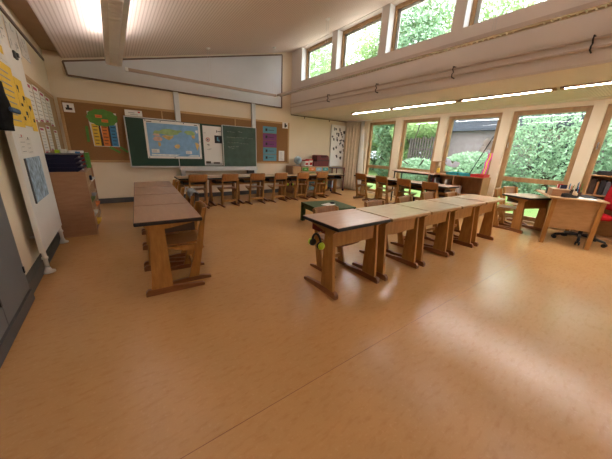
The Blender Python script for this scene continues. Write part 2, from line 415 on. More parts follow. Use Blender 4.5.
# tree poster
p = empty('tree_poster', (-.09, FB, 1.19), 0, 'paper tree poster with yellow, orange and blue leaf columns', 'poster')
MB().prism([(-.215, 0), (.215, 0), (.235, .66), (-.235, .66)], 'y', -.003, 0).build('backing', 'paper', p)
cr = MB(); pts = []
for i in range(72):
    a = 2 * PI * i / 72; r = 1 + .10 * abs(math.sin(a * 5.5)); pts.append((.235 * r * math.cos(a),   .555 + .15 * r * math.sin(a)))
cr.prism(pts, 'y', -.010, -.003); cr.build('crown', 'tgreen', p)
for (dx, dz) in ((-.06, .58), (.03, .50)): MB().box(dx - .055, dx + .055, -.014, -.010, dz - .028, dz + .028).box(dx - .04, dx + .03, -.0155, -.014, dz - .005, dz + .003, 1).build('label_strip', ['orange', 'red'], p)
for cx, m_, i0 in ((-.145, 'yellow', 0), (.005, 'orange', 1), (.145, 'blue', 2)):
    c = MB().box(cx - .055, cx + .055, -.008, -.003, .01, .43)
    for k in range(6): c.box(cx - .035, cx + .02 + .01 * (k % 3), -.0095, -.008, .05 + .065 * k, .063 + .065 * k, 1)
    c.build('leaf_column', [m_, 'ink'], p)
for cx in (-.075, .075): MB().prism([(cx - .035, .01), (cx + .03, .01), (cx + .012, .42), (cx - .012, .42)], 'y', -.006, -.003).build('trunk_gap', 'tray', p)
for n_, (x, z, L, a, lb) in enumerate(((-.375, 1.42, .30, 88, 'narrow green paper strip upright left of the tree poster'), (.03, 1.13, .20, -33, 'green paper strip slanting below the tree poster'), (.19, 1.14, .17, -38, 'green paper strip slanting beside left chalkboard edge'))):
    o = MB().box(-L / 2, L / 2, -.003, 0, -.022, .022).build('paper_strip', 'tgreen'); o.location = (x, FB, z); o.rotation_euler = (0, -math.radians(a), 0)
    tag(o, lb, 'paper strip')
# word cards right
zz = 1.90
for k, (m_, w_) in enumerate((('teal', 'top'), ('purple', 'second'), ('purple', 'third'), ('teal', 'fourth'), ('teal', 'lowest'))):
    zz -= .19
    ms = [(.18, .3, .32, .7, 1)] + [(.40 + .1 * i, .42, .48 + .1 * i, .52, 1) for i in range(4)]
    paper('word_card', (3.50, FB, zz), 0, .44, .178, [m_, 'ink'], ms, '%s card, %s of the column of five on the right pinboard' % ('blue' if m_ == 'teal' else 'purple', w_), 'card', 'cards on the right of the pinboard')
paper('notice_sheet', (4.02, FB, .95), 0, .19, .29, ['paper', 'greyink'], lines(7, seed=4), 'small white sheet right of the blue and purple cards', 'notice')
paper('picture_card', (4.13, BY - .028, 1.88), 0, .19, .165, ['paper', 'ink'], [(.35, .15, .6, .85, 1), (.55, .3, .8, .6, 1)], 'white card with black figure at top right corner of back pinboard', 'picture')

# world map hung over the chalkboard
p = empty('world_map', (.61, BY - .12, .975), 0, 'coloured world map hung over the left of the chalkboard', 'map')
MW, MH = 1.16, .81
MB().box(0, MW, -.006, 0, 0, MH).build('sheet', 'paper', p)
MB().box(.045, MW - .045, -.008, -.006, .05, MH - .06).build('sea', plain('map_sea_blue', (.235, .43, .67), .7, .10, 9), p)
LAND = {'eurasia_green': ((.36, .50, .22), [[(.13, .66), (.17, .74), (.24, .73), (.30, .78), (.42, .80), (.56, .77), (.62, .79), (.66, .74), (.60, .72), (.56, .66), (.50, .65), (.44, .62), (.34, .64), (.27, .66), (.2, .64)],
                                           [(.68, .74), (.72, .78), (.82, .79), (.88, .76), (.90, .69), (.86, .66), (.80, .67), (.74, .68), (.70, .72)]]),
        'warm_yellow': ((.72, .50, .20), [[(.27, .60), (.34, .63), (.44, .61), (.49, .64), (.47, .57), (.43, .53), (.40, .50), (.36, .52), (.33, .55)],
                                         [(.48, .35), (.52, .39), (.57, .40), (.59, .34), (.56, .28), (.50, .29)],
                                         [(.82, .66), (.88, .67), (.89, .60), (.85, .57), (.83, .60)],
                                         [(.88, .47), (.93, .46), (.96, .40), (.94, .31), (.92, .24), (.90, .30), (.89, .40)],
                                         [(.20, .43), (.24, .43), (.25, .36), (.22, .31), (.20, .36)]]),
        'pink_orange': ((.66, .42, .34), [[(.12, .52), (.16, .58), (.25, .58), (.29, .52), (.26, .47), (.22, .46), (.14, .47)],
                                         [(.12, .62), (.16, .66), (.22, .65), (.26, .61), (.20, .59)]]),
        'pale_ice': ((.80, .82, .82), [[(.07, .075), (.50, .07), (.58, .11), (.07, .12)], [(.72, .07), (.93, .07), (.93, .10), (.78, .105)], [(.90, .80), (.95, .82), (.95, .74), (.92, .73)]])}
i = 0
for nm, (c, polys) in LAND.items():
    mm = plain('map_' + nm, c, .7, .14, 14)
    for pl in polys: MB().prism([(a * MW, b_ * MH) for a, b_ in pl], 'y', -.0095 - .0003 * i, -.008).build('landmass', mm, p)
    i += 1
o = MB().box(.09, .24, -.010, -.008, .12, .20).box(.80, .93, -.010, -.008, .11, .18)
for k in range(3): o.box(.10, .19, -.0108, -.010, .135 + .02 * k, .142 + .02 * k, 1).box(.81, .90, -.0108, -.010, .122 + .018 * k, .129 + .018 * k, 1)
o.build('legend', ['paper', 'greyink'], p)
MB().box(.05, .15, -.0075, -.006, MH - .045, MH - .03).box(MW - .13, MW - .06, -.0075, -.006, MH - .045, MH - .03).build('caption', 'ink', p)
o = MB()
for x, z in ((.03, .79), (.32, .79), (.8, .79), (1.13, .79), (.03, .02), (.55, .02), (1.13, .02), (1.14, .4)): o.cyl((x, -.006, z), (x, -.014, z), .010, 10)
o.build('magnet', 'ink', p)
# flip chart sheet on the board
p = empty('chart_sheet', (1.83, BY - .12, .82), 0, 'white chart sheet with a red ring and black square', 'poster')
MB().box(0, .455, -.005, 0, 0, .94).build('sheet', 'paper', p)
o = MB(); ring = [(.11 + .042 * math.cos(2 * PI * k / 20), -.006, .62 + .042 * math.sin(2 * PI * k / 20)) for k in range(21)]
o.tube(ring, .007, 6); o.box(.095, .125, -.007, -.005, .60, .64, 1); o.build('ring_symbol', ['red', 'ink'], p)
o = MB().box(.275, .455, -.007, -.005, .545, .73).box(.335, .37, -.0085, -.007, .60, .69, 1).box(.37, .40, -.0085, -.007, .59, .63, 1); o.build('black_square', ['ink', 'teal'], p)
o = MB()
for (a, c, d, e) in ((.02, .07, .77, .775), (.33, .35, .80, .85), (.36, .44, .82, .835), (.09, .14, .50, .515), (.10, .15, .475, .482), (.13, .19, .40, .405), (.08, .16, .385, .39)): o.box(a, c, -.0065, -.005, d, e)
o.build('print', 'ink', p)
o = MB().box(.03, .44, -.0065, -.005, .015, .05, 1).box(.03, .15, -.0072, -.0065, .05, .10).box(.22, .38, -.0072, -.0065, .045, .08).box(.03, .42, -.0068, -.005, .06, .07, 1)
o.build('photo_strip', ['tray', 'greyink'], p)

# ------------------------------------------------------------------ hanging lamps
def ceil_rose(o, x, y, zt, zb):
    MB().lathe([(.045, 0), (.045, -.012), (.02, -.03)], (x, y, zt), 16).build('ceiling_rose', 'white', o)
    MB().tube([(x - .02, y, zt - .02), (x - .035, y, zb)], .0025, 5).tube([(x + .02, y, zt - .02), (x + .035, y, zb)], .0025, 5).build('wire', 'metal', o)
ZL = 2.6
p = empty('hanging_lamp', (.215, 2.3, ZL), 0, 'long hanging lamp with glowing open top along the left of the ceiling', 'lamp')
y0, y1 = -6.7, 3.88
MB().prism([(-.115, -.02), (-.06, -.035), (-.06, -.005), (-.10, .06), (-.115, .06)], 'y', y0, y1).prism([(.115, -.02), (.06, -.035), (.06, -.005), (.10, .06), (.115, .06)], 'y', y0, y1).box(-.115, .115, y1, y1 + .02, -.035, .06).build('housing', 'lampbody', p)
o = MB()
for k in range(105): o.box(-.06, .06, y0 + .1 * k, y0 + .1 * k + .006, -.03, -.002)
o.box(-.06, .06, y0, y1, -.002, .004); o.build('louvre', 'louvre', p)
for k in range(6): MB().cyl((0, y0 + .8 + 1.55 * k, .065), (0, y0 + 2.2 + 1.55 * k, .065), .016, 10).build('tube', 'tube', p)
for yy in (3.2, -.5): ceil_rose(p, 0, yy, cz(.215) - ZL, .06)
p = empty('lamp_rail', (1.99, 6.5, ZL), 0, 'slim beige lamp rail hanging across in front of the grey panel', 'lamp rail')
MB().box(-1.60, 1.66, -.03, .03, -.02, .03).build('rail', 'rail', p)
MB().box(-1.60, -1.55, -.036, .036, -.026, .036).box(1.62, 1.67, -.036, .036, -.026, .036).build('end_cap', 'white', p)
for dx in (-.03, 1.57): ceil_rose(p, dx, 0, cz(1.99 + dx) - ZL, .03)
p = empty('hanging_lamp', (3.68, 2.1, ZL), 0, 'slim hanging louvre lamp running along below the high windows', 'lamp')
MB().box(-.055, -.04, -6.5, 4.38, -.014, .03).box(.04, .055, -6.5, 4.38, -.014, .03).box(-.04, .04, -6.5, 4.38, .006, .012).build('housing', 'rail2', p)
o = MB()
for s0, s1 in ((-6.3, -4.5), (-4.3, -2.55), (-2.4, -.85), (-.7, .85), (1.0, 2.2)):
    n_ = int((s1 - s0) / .06)
    for k in range(n_): o.box(-.04, .04, s0 + .06 * k, s0 + .06 * k + .012, -.012, .0)
o.box(-.04, .04, -6.4, 4.3, .0, .006); o.build('louvre', 'louvre', p)
for yy in (2.5, -.5): ceil_rose(p, 0, yy, cz(3.68) - ZL, .05)
# strip lights under the bay ceiling
SEG = [(5.44, 4.25, 'farthest strip light under the low ceiling, next to the curtain'), (4.14, 2.76, 'second strip light from the curtain under the low ceiling'), (2.62, 1.37, 'third strip light from the curtain under the low ceiling'), (1.22, -.15, 'nearest strip light at the right edge of the low ceiling'), (-.3, -1.6, 'added unseen strip light under the low ceiling just behind the viewer'), (-1.75, -3.05, 'added unseen strip light under the low ceiling farther behind the viewer'), (-3.2, -4.4, 'added unseen strip light under the low ceiling at the rear wall')]  # those behind the viewer are unseen, added to brighten the room from the rear
for a, b_, lb in SEG:
    p = empty('strip_light', (5.42, (a + b_) / 2, 2.30), 0, lb, 'lamp', 'strip lights under the low ceiling'); h = (a - b_) / 2
    MB().box(-.05, .05, -h - .05, h + .05, -.022, .004).build('housing', 'rail', p)
    MB().box(-.013, .013, -h, h, -.026, -.022).build('diffuser', 'strip_light', p)
    MB().box(-.035, .035, -h - .05, -h - .005, -.034, -.022).box(-.035, .035, h + .005, h + .05, -.034, -.022).build('end_cap', 'strip', p)

# ------------------------------------------------------------------ school desks
def make_desk(T, L, top, edge, tray='tray'):
    r = empty('school_desk', (0, 0, 0))
    h = L / 2
    MB().box(-h + .004, h - .004, -.25, .25, T - .006, T).build('tabletop', top, r)
    MB().box(-h, h, -.255, .255, T - .034, T - .004, 0, .004).build('edge_band', edge, r)
    MB().box(-h + .085, h - .085, -.135, -.115, T - .215, T - .026).build('front_panel', 'beech', r)
    t = MB().box(-h + .085, h - .085, -.11, .20, T - .135, T - .125).box(-h + .085, -h + .095, -.11, .20, T - .125, T - .06).box(h - .095, h - .085, -.11, .20, T - .125, T - .06)
    t.build('book_tray', tray, r)
    for s in (-1, 1):
        xo = s * (h - .055); a, c = xo - .015, xo + .015
        lg = MB().prism([(-.20, .05), (-.03, .05), (-.045, T - .07), (-.15, T - .07)], 'x', a, c)
        for z in (T - .13,): lg.cyl((s * .017 + xo, -.09, z), (s * .012 + xo, -.09, z), .012, 10)
        lg = lg.build('leg', 'beech', r)
        MB().prism([(-.245, 0), (.235, 0), (.24, .018), (.225, .030), (-.02, .058), (-.225, .058), (-.245, .035)], 'x', a - .004, c + .004).build('foot', 'foot', lg)
        MB().prism([(-.20, T - .028), (.20, T - .028), (.17, T - .05), (-.02, T - .082), (-.16, T - .082), (-.19, T - .055)], 'x', a - .003, c + .003).build('top_bracket', 'beech', r)
    return r
def row(proto, spots, labels, group):
    for i, (x, y, rz) in enumerate(spots):
        o = proto if i == 0 else copy_tree(proto)
        o.location = (x, y, 0); o.rotation_euler = (0, 0, rz); tag(o, labels[i], 'desk', group)
# left row, seats on its right
tl = math.radians(-3.3)
LY = [2.655 + .675 * k for k in range(4)]
row(make_desk(.68, .67, 'lam3', 'edgeblack'), [(.30 + (y - 2.33) * .058, y, -PI / 2 + tl) for y in LY],
    ['shade-toned desk at the near end of the left row', 'second shade-toned desk from the near end of the left row', 'third shade-toned desk from the near end of the left row', 'shade-toned desk at the far end of the left row, before the chalkboard'], 'desks of the left row')
# right row, seats on its far side
RXc = [1.73, 2.425, 3.12, 3.82, 4.53]
row(make_desk(.68, .68, 'lam', 'edgeblack', 'redtray'), [(RXc[0], 1.71, 0)], ['pink-topped black-edged desk at the near left end of the right row'], 'desks of the right row')
row(make_desk(.68, .68, 'lam2', 'edgewood'), [(x, 1.70 - .012 * k, 0) for k, x in enumerate(RXc[1:])],
    ['pale maple desk beside the pink-topped one in the right row', 'third desk from the left of the right row', 'fourth desk from the left of the right row', 'last desk of the right row, nearest the windows'], 'desks of the right row')
# back row, seats on the near side
BXc = [1.32 + .66 * k for k in range(7)]
row(make_desk(.63, .655, 'lam2', 'edgeblack'), [(x, 6.03, PI) for x in BXc],
    ['leftmost desk of the row below the chalkboard', 'second desk from the left below the chalkboard', 'third desk from the left below the chalkboard', 'fourth desk from the left in the row at the back wall', 'fifth desk from the left in the row at the back wall', 'sixth desk from the left in the row at the back wall, before the coloured drawers', 'rightmost desk of the back row, beside the trolley'], 'desks of the back row')
# window row, seats on its left
WYc = [5.07, 4.385, 3.70, 3.015]
row(make_desk(.655, .68, 'lam', 'edgeblack'), [(5.87, y, PI / 2) for y in WYc],
    ['farthest desk of the row at the windows, nearest the curtain', 'second desk from the curtain in the window row', 'third desk from the curtain in the window row', 'nearest desk of the window row, before the low shelf'], 'desks of the window row')
# single desk next to the teacher desk
RT = math.radians(-21)
row(make_desk(.645, .68, 'lam', 'edgeblack'), [(6.113, 1.425, RT)], ['single desk standing against the side of the teacher desk'], None)

# ------------------------------------------------------------------ wooden chairs
def make_chair():
    r = empty('school_chair', (0, 0, 0))
    for s in (-1, 1):
        a, c = s * .165 - .011, s * .165 + .011
        lg = MB().prism([(-.085, .03), (.01, .03), (-.085, .36), (-.165, .72), (-.195, .72), (-.145, .36)], 'x', a, c).build('leg', 'beech', r)
        MB().prism([(-.20, 0), (.20, 0), (.205, .016), (.19, .026), (.03, .042), (-.12, .042), (-.20, .024)], 'x', a - .004, c + .004).build('runner', 'foot', lg)
        MB().prism([(-.155, .33), (-.10, .30), (.02, .33), (.17, .368), (.17, .381), (-.14, .381)], 'x', a + .002, c - .002).build('seat_bracket', 'beech', r)
    MB().box(-.155, .155, -.075, -.055, .10, .145).build('stretcher', 'beech', r)
    def seat(u, v):
        x = (u - .5) * .36; y = -.155 + .37 * v
        z = .385 + .018 * (2 * u - 1) ** 2 * .5 - .05 * max(0, v - .8) ** 2 * 5 + .012 * max(0, .25 - v) * 4
        k = .02 * max(0, abs(2 * u - 1) - .85) / .15
        return (x, y + (k if v < .5 else -k), z), (0, 0, 1)
    MB().grid(seat, 10, 10, .011).build('seat', 'beech2', r, True)
    def back(u, v):
        uu = 2 * u - 1; z = .565 + .165 * v
        k = .014 * max(0, abs(uu) - .85) / .15
        z += k if v < .5 else -k
        y = -.185 - (z - .60) * .22 + .020 * uu * uu
        return (uu * .185, y, z), (0, -1, 0)
    MB().grid(back, 12, 6, .011).build('backrest', 'beech2', r, True)
    return r
chair = make_chair(); first = [True]
def put_chair(x, y, rz, label, group):
    o = chair if first[0] else copy_tree(chair); first[0] = False
    o.location = (x, y, 0); o.rotation_euler = (0, 0, rz); tag(o, label, 'chair', group); return o
G = 'chairs of the left row'
put_chair(.445, 2.66, PI / 2 + tl, 'wooden chair at the nearest desk of the left row', G)
put_chair(.50, 3.34, PI / 2 + tl, 'wooden chair with a grey jacket over its back', G)
put_chair(.53, 4.02, PI / 2 + tl, 'wooden chair just behind the one with the grey jacket', G)
put_chair(.57, 4.70, PI / 2 + tl, 'wooden chair at the far end of the left row', G)
G = 'chairs of the back row'
for i, (x, lb) in enumerate(((1.33, 'leftmost wooden chair facing the chalkboard'), (1.985, 'second wooden chair from the left facing the chalkboard'), (2.665, 'third wooden chair from the left facing the chalkboard'), (3.28, 'fourth wooden chair from the left facing the back wall'), (3.96, 'fifth wooden chair from the left facing the back wall'), (4.61, 'rightmost wooden chair of the back row, before the coloured drawers'))):
    put_chair(x, 5.80 - (.03 if i == 1 else 0), (0, .04, -.03, .05, 0, -.04)[i], lb, G)
G = 'chairs of the window row'
for i, (y, lb) in enumerate(((5.06, 'chair of the window row nearest the curtain'), (4.33, 'second chair from the curtain in the window row'), (3.68, 'third chair from the curtain with a black bag behind it'), (3.02, 'nearest chair of the window row, before the low shelf'))):
    put_chair(5.70, y, -PI / 2 + (.03, -.04, .02, 0)[i], lb, G)
G = 'chairs of the right row'
for i, (x, lb) in enumerate(((1.86, 'chair pushed under the pink-topped desk beside the green table'), (2.68, 'chair behind the second desk of the right row'), (3.36, 'chair behind the third desk of the right row'), (4.03, 'chair behind the fourth desk of the right row'), (4.60, 'chair behind the last desk of the right row'))):
    put_chair(x, 1.93 + (.05, .05, .06, .09, 0)[i], PI + (.03, -.02, .05, -.04, 0)[i], lb, G).scale = (1, 1, (.93, .94, .95, .98, .95)[i])
put_chair(5.97, 1.70, PI + .06, 'chair drawn up to the single desk beside the teacher desk', None)
put_chair(6.57, 1.72, PI + RT, 'chair close to the window at the far side of the single desk', None)

# jacket over the second chair of the left row
o = MB()
def jk(u, v):
    a = -1.0 + 2.0 * v
    x = (u - .5) * (.30 + .05 * math.sin(v * 5)) + .012 * math.sin(9 * v)
    r = .035 + .008 * math.sin(u * 17) + .006 * math.sin(u * 31 + v * 8)
    if a < -.3: d, z = -r, .742 + (a + .3) * (.24 + .05 * math.sin(u * 9))
    elif a > .3: d, z = r, .742 - (a - .3) * (.10 + .03 * math.cos(u * 11))
    else:
        t_ = a / .3 * PI / 2; d, z = r * math.sin(t_), .742 + .022 * math.cos(t_)
    return (x, d, z), (0, 0, .8 if abs(a) < .3 else .3)
o.grid(jk, 24, 24, .012); o = o.build('jacket', 'denim', None, True)
o.location = (.50 + .215, 3.34, -.008); o.rotation_euler = (0, 0, PI / 2 + tl); tag(o, 'grey-blue jacket hanging over a chair back in the left row', 'jacket')

# hearing protectors hanging from desk ends
def earmuffs(loc, rz, label):
    r = empty('ear_defenders', loc, rz, label, 'ear defenders')
    band = [(.0 , .06 * math.cos(a), .085 * math.sin(a)) for a in [PI * k / 12 for k in range(13)]]
    MB().tube(band, .010, 8).build('headband', 'black', r)
    for s in (-1, 1):
        c = MB(); c.lathe([(.0, 0), (.028, .004), (.034, .016), (.028, .03), (0, .034)], n=16)
        ob = c.build('ear_cup', 'lime', r, True); ob.location = (0, s * .055, -.005); ob.rotation_euler = (s * -PI / 2, 0, 0)
        MB().lathe([(.0, -.018), (.03, -.016), (.034, 0), (0, .002)], n=16).build('ear_cushion', 'black', ob, True)
    MB().tube([(.0, 0, .085), (.04, 0, .10), (.102, 0, .10)], .005, 6).build('hook', 'chrome', r)
    return r
earmuffs((1.385 - .05, 1.66, .50), 0, 'lime and black ear defenders hanging on the pink-topped desk')
earmuffs((3.63 + .0, 5.755 - .02, .42), PI / 2, 'lime and black ear defenders hanging in the back row')
# low green table
p = empty('low_table', (3.05, 3.52, 0), math.radians(-8), 'low green wooden table standing in the middle of the floor', 'table')
MB().box(-.37, .37, -.36, .36, .315, .35, 0, .006).build('tabletop', 'greentable', p)
MB().box(-.33, .33, -.33, -.30, .24, .315).box(-.33, .33, .30, .33, .24, .315).box(-.33, -.30, -.30, .30, .24, .315).box(.30, .33, -.30, .30, .24, .315).build('apron', 'greentable', p)
for sx in (-1, 1):
    for sy in (-1, 1): MB().box(sx * .335 - .033, sx * .335 + .033, sy * .325 - .033, sy * .325 + .033, 0, .315).build('leg', 'greentable', p)
o = MB().box(-.12, .12, -.08, .08, 0, .006).box(-.09, .09, -.05, -.045, .006, .0068, 1).box(-.09, .05, 0, .005, .006, .0068, 1).build('paper_sheet', ['paper', 'greyink']); o.location = (3.05, 3.50, .35); o.rotation_euler = (0, 0, .3); tag(o, 'white paper lying on the low green table', 'paper')
o = MB().lathe([(.04, 0), (.045, .02), (.03, .035), (0, .037)], n=18).build('felt_eraser', 'black', None, True); o.location = (3.17, 3.53, .35); tag(o, 'black round object lying on the low green table', 'eraser')

# ------------------------------------------------------------------ left side
# built-in grey cupboard
p = empty('wall_cupboard', (LX, 2.83, 0), 0, 'grey built-in cupboard with dark plinth at the left edge', 'cupboard')
MB().box(0, .055, -2.8, 0, .09, 2.1).build('body', 'grey', p)
MB().box(0, .085, -2.8, .002, 0, .09).build('plinth', 'skirt', p)
for k in range(5):
    d = MB().box(.055, .073, -.56 * k - .555, -.56 * k - .005, .10, 2.09).build('door', 'grey', p)
    for zh in (.25, 1.8): MB().box(.073, .08, -.56 * k - .03, -.56 * k - .012, zh, zh + .05).build('hinge', 'black', d)
    MB().box(.073, .09, -.56 * k - .51, -.56 * k - .50, .95, 1.1).build('handle', 'chrome', d)
# mobile white panel on feet
p = empty('whiteboard', (-.70, 3.90, 0), 0, 'tall white magnetic board standing on white feet by left wall', 'whiteboard')
MB().box(-.02, .02, -.55, .55, .22, 2.12, 0, .004).build('panel', 'white', p)
for y in (-.50, .50):
    l = MB().lathe([(.018, .06), (.018, .14), (.026, .145), (.026, .165), (.018, .17), (.018, .235)], (0, y, 0), 14).build('leg', 'white', p, True)
    MB().lathe([(.055, 0), (.055, .01), (.03, .022), (.018, .06)], (0, y, 0), 18).build('foot', 'metal', l, True)
MB().tube([(-.02, -.40, .35), (-.085, -.40, .35)], .012).tube([(-.02, .40, .35), (-.085, .40, .35)], .012).build('wall_bracket', 'metal', p)
FP = -.68
def lpaper(name, y, z, w, h, mats, marks, label, cat, group=None, x=FP, tilt=0): return paper(name, (x, y, z), PI / 2, w, h, mats, marks, label, cat, group, tilt=tilt)
lpaper('yellow_sheet', 3.40, 1.38, .46, .52, ['yellow', 'ink', 'greyink'], lines(9, .1, .8, .1, .86, .02, 2, 5), 'large yellow sheet with lines of writing on the white board', 'poster', tilt=.0)
lpaper('yellow_sheet', 3.88, 1.40, .28, .44, ['yellow', 'ink'], [(.1, .76, .3, .84, 1), (.2, .70, .26, .78, 1), (.6, .58, .85, .66, 1), (.6, .52, .66, .6, 1), (.15, .42, .4, .48, 1), (.55, .25, .8, .33, 1), (.7, .2, .76, .3, 1), (.1, .12, .3, .2, 1)], 'yellow sheet with black animal shapes at right of the white board', 'poster')
lpaper('yellow_sheet', 4.18, 1.36, .22, .34, ['yellow', 'ink'], [(.2, .66, .6, .76, 1), (.3, .6, .4, .7, 1), (.5, .28, .8, .38, 1)], 'small yellow sheet with black shapes by the white board edge', 'poster')
lpaper('white_sheet', 3.40, 1.93, .40, .17, ['paper', 'blue', 'yellow'], [(.1, .5, .45, .6, 1), (.1, .25, .5, .34, 1), (.6, .3, .85, .7, 2)], 'white sheet with blue print above the large yellow sheet', 'notice')
lpaper('white_sheet', 3.50, 1.14, .20, .17, ['paper', 'greyink', 'red'], lines(4, seed=8) + [(.45, .88, .58, 1.0, 2)], 'left white note under the yellow sheets', 'notice', 'notes under the yellow sheets')
lpaper('white_sheet', 3.73, 1.13, .20, .16, ['paper', 'greyink', 'ink'], lines(4, seed=9) + [(.4, .88, .52, 1.0, 2)], 'right white note under the yellow sheets', 'notice', 'notes under the yellow sheets')
p = empty('clip', (FP, 4.16, 2.04), 0, 'dark grey magnetic clip at top of the white board', 'clip')
MB().box(0, .02, -.05, .05, 0, .07, 0, .005).build('jaw', 'darkgrey', p); MB().box(.02, .035, -.02, .02, .02, .055).build('grip', 'darkgrey', p)
p = empty('picture', (FP, 3.82, .68), 0, 'blue patterned picture with dark thick edge on the white board', 'picture')
o = MB().box(.002, .006, -.33, .30, .0, .42).build('sheet', plain('mottled_blue_picture', (.30, .42, .55), .6, .55, 16), p)
MB().box(.0, .014, -.336, -.326, .0, .42, 0, .002).build('dark_edge', 'darkgrey', p)
# black bag hanging at board edge
p = empty('bag', (-.67, 3.08, 1.33), 0, 'black cloth bag with blue stripe hanging at the white board edge', 'bag')
def bg(u, v):
    z = .36 * v; w = .17 * (1 - .25 * v) * (1 - .25 * (1 - v) ** 4)
    return (.04 + .035 * math.sin(PI * min(1, v * 1.1)) * math.sin(PI * u), (u - .5) * 2 * w, z), (-1, 0, 0)
MB().grid(bg, 14, 12, .06).build('body', 'blackcloth', p, True)
MB().box(.085, .105, -.12, .12, .13, .165, 0, .008).build('stripe', plain('dull_blue_stripe', (.06, .12, .25), .8), p)
MB().tube([(.02, -.09, .33), (.02, -.06, .45), (.02, 0, .50), (.01, .24, .47), (-.012, .285, .44), (.01, .20, .40), (.02, .09, .33)], .008, 6).build('strap', 'blackcloth', p)
# sheets with drawings high on left wall
for k, (y, z, w, h, lb) in enumerate(((3.75, 2.20, .42, .39, 'white sheet with black line drawings high on left wall, nearest'), (4.25, 2.22, .44, .37, 'white sheet with black line drawings high on left wall, second'), (4.75, 2.24, .48, .35, 'white sheet with black line drawings high on left wall, third'), (5.27, 2.30, .48, .29, 'white sheet with black line drawings high on left wall, farthest'))):
    r = random.Random(k + 20); ms = []
    for i in range(9):
        u, v = r.uniform(.05, .8), r.uniform(.1, .8)
        ms.append((u, v, u + (.12 if i % 2 else .02), v + (.02 if i % 2 else .2), 1))
    ms += [(.02, .02, .98, .035, 1), (.02, .02, .035, .95, 1)]
    paper('drawing_sheet', (LX - .001, y, z), PI / 2, w, h, ['paper', 'greyink'], ms, lb, 'drawing', 'line drawings high on left wall')
# sheets on left pin board
r = random.Random(5); sheets = []
D = [(4.90, 1.50, .36, .46, 'sheet with pink heading, upper left on the left wall pinboard'), (5.32, 1.52, .36, .46, 'sheet with pink heading, upper second on the left wall pinboard'), (5.74, 1.54, .34, .42, 'sheet with pink heading, upper third on the left wall pinboard'), (6.14, 1.50, .36, .44, 'sheet with pink heading, upper fourth on the left wall pinboard'),
     (5.14, 1.10, .34, .34, 'sheet with pink heading, lower left on the left wall pinboard'), (5.62, 1.12, .30, .36, 'sheet with pink heading, lower middle on the left wall pinboard'), (6.24, 1.10, .34, .34, 'sheet with pink heading, lower right on the left wall pinboard')]
hd = plain('pink_heading', (.42, .06, .13), .8)
for k, (y, z, w, h, lb) in enumerate(D):
    paper('worksheet', (LX + .018, y, z), PI / 2, w, h, ['paper', 'greyink', hd], lines(7, .08, .95, .08, .78, .02, 1, k) + [(.05, .88, .7, .96, 2), (.05, -.0, .6, .05, 2)], lb, 'worksheet', 'worksheets on the left wall pinboard')
# low cabinet with cubbies
p = empty('cabinet', (LX, 4.6, 0), 0, 'low brown wooden cabinet with open pigeonholes against left wall', 'cabinet')
cb = MB().box(.06, .44, 0, .02, 0, .88).box(.06, .44, 1.48, 1.5, 0, .88).box(.06, .44, .02, 1.48, .86, .88).box(.06, .43, .02, 1.48, 0, .05).box(.06, .075, .02, 1.48, .05, .86)
cb.build('body', 'cab', p)
dv = MB()
for y in (.37, .74, 1.11): dv.box(.08, .435, y - .008, y + .008, .05, .86)
for z in (.25, .45, .66): dv.box(.08, .435, .02, 1.48, z - .008, z + .008)
dv.build('pigeonhole_divider', 'cabedge', p)
MB().box(.438, .446, 0, 1.5, .862, .882).box(.438, .446, 0, .02, 0, .862).build('edge_strip', 'cabedge', p)
k = 0
for (j, i, m_, lb) in ((0, 1, 'paper', 'white papers in pigeonhole nearest the viewer, second row from floor'), (0, 2, 'olive', 'olive papers in a near pigeonhole of the low cabinet'), (1, 0, 'yellow', 'yellow papers sticking out of a lowest pigeonhole'), (1, 2, 'greyink', 'grey papers in a middle pigeonhole'), (2, 1, 'orange', 'orange papers in a far pigeonhole'), (2, 3, 'paper', 'white papers in top far pigeonhole')):
    o = MB()
    for q in range(4): o.box(.12, .45 + .01 * q, .03 + .01 * q, .30, .012 * q, .012 * q + .010)
    ob = o.build('paper_stack', m_); ob.location = (LX, 4.6 + .37 * j, (.05, .258, .458, .668)[i]); tag(ob, lb, 'papers', 'papers in the pigeonholes')
o = MB().box(0, .03, 0, .09, 0, .07, 0, .008).build('blue_tag', 'navy'); o.location = (LX + .438, 5.05, .72); tag(o, 'small navy box fixed to the cabinet front', 'box')
# navy trays on the cabinet
for k in range(4):
    lb = ('lowest', 'second lowest', 'second from top', 'topmost')[k] + ' navy tray of the stack on the low cabinet'
    if k == 0:
        pr0 = empty('storage_tray', (0, 0, 0))
        o = MB()
        o.prism([(-.19, 0), (.14, 0), (.185, .035), (.20, .052), (-.205, .052), (-.20, .03)], 'y', -.30, .30)
        o.build('body', 'navy', pr0)
        MB().prism([(-.21, .046), (.21, .046), (.215, .056), (-.21, .056)], 'y', -.31, .31).build('rim', 'navy', pr0)
        MB().box(.185, .20, -.29, -.20, .02, .034).build('label_holder', 'alu', pr0)
        o = pr0
    else: o = copy_tree(pr0)
    o.location = (-.565 - .005 * k, 4.94, .88 + .0545 * k); tag(o, lb, 'tray', 'navy trays on the low cabinet')
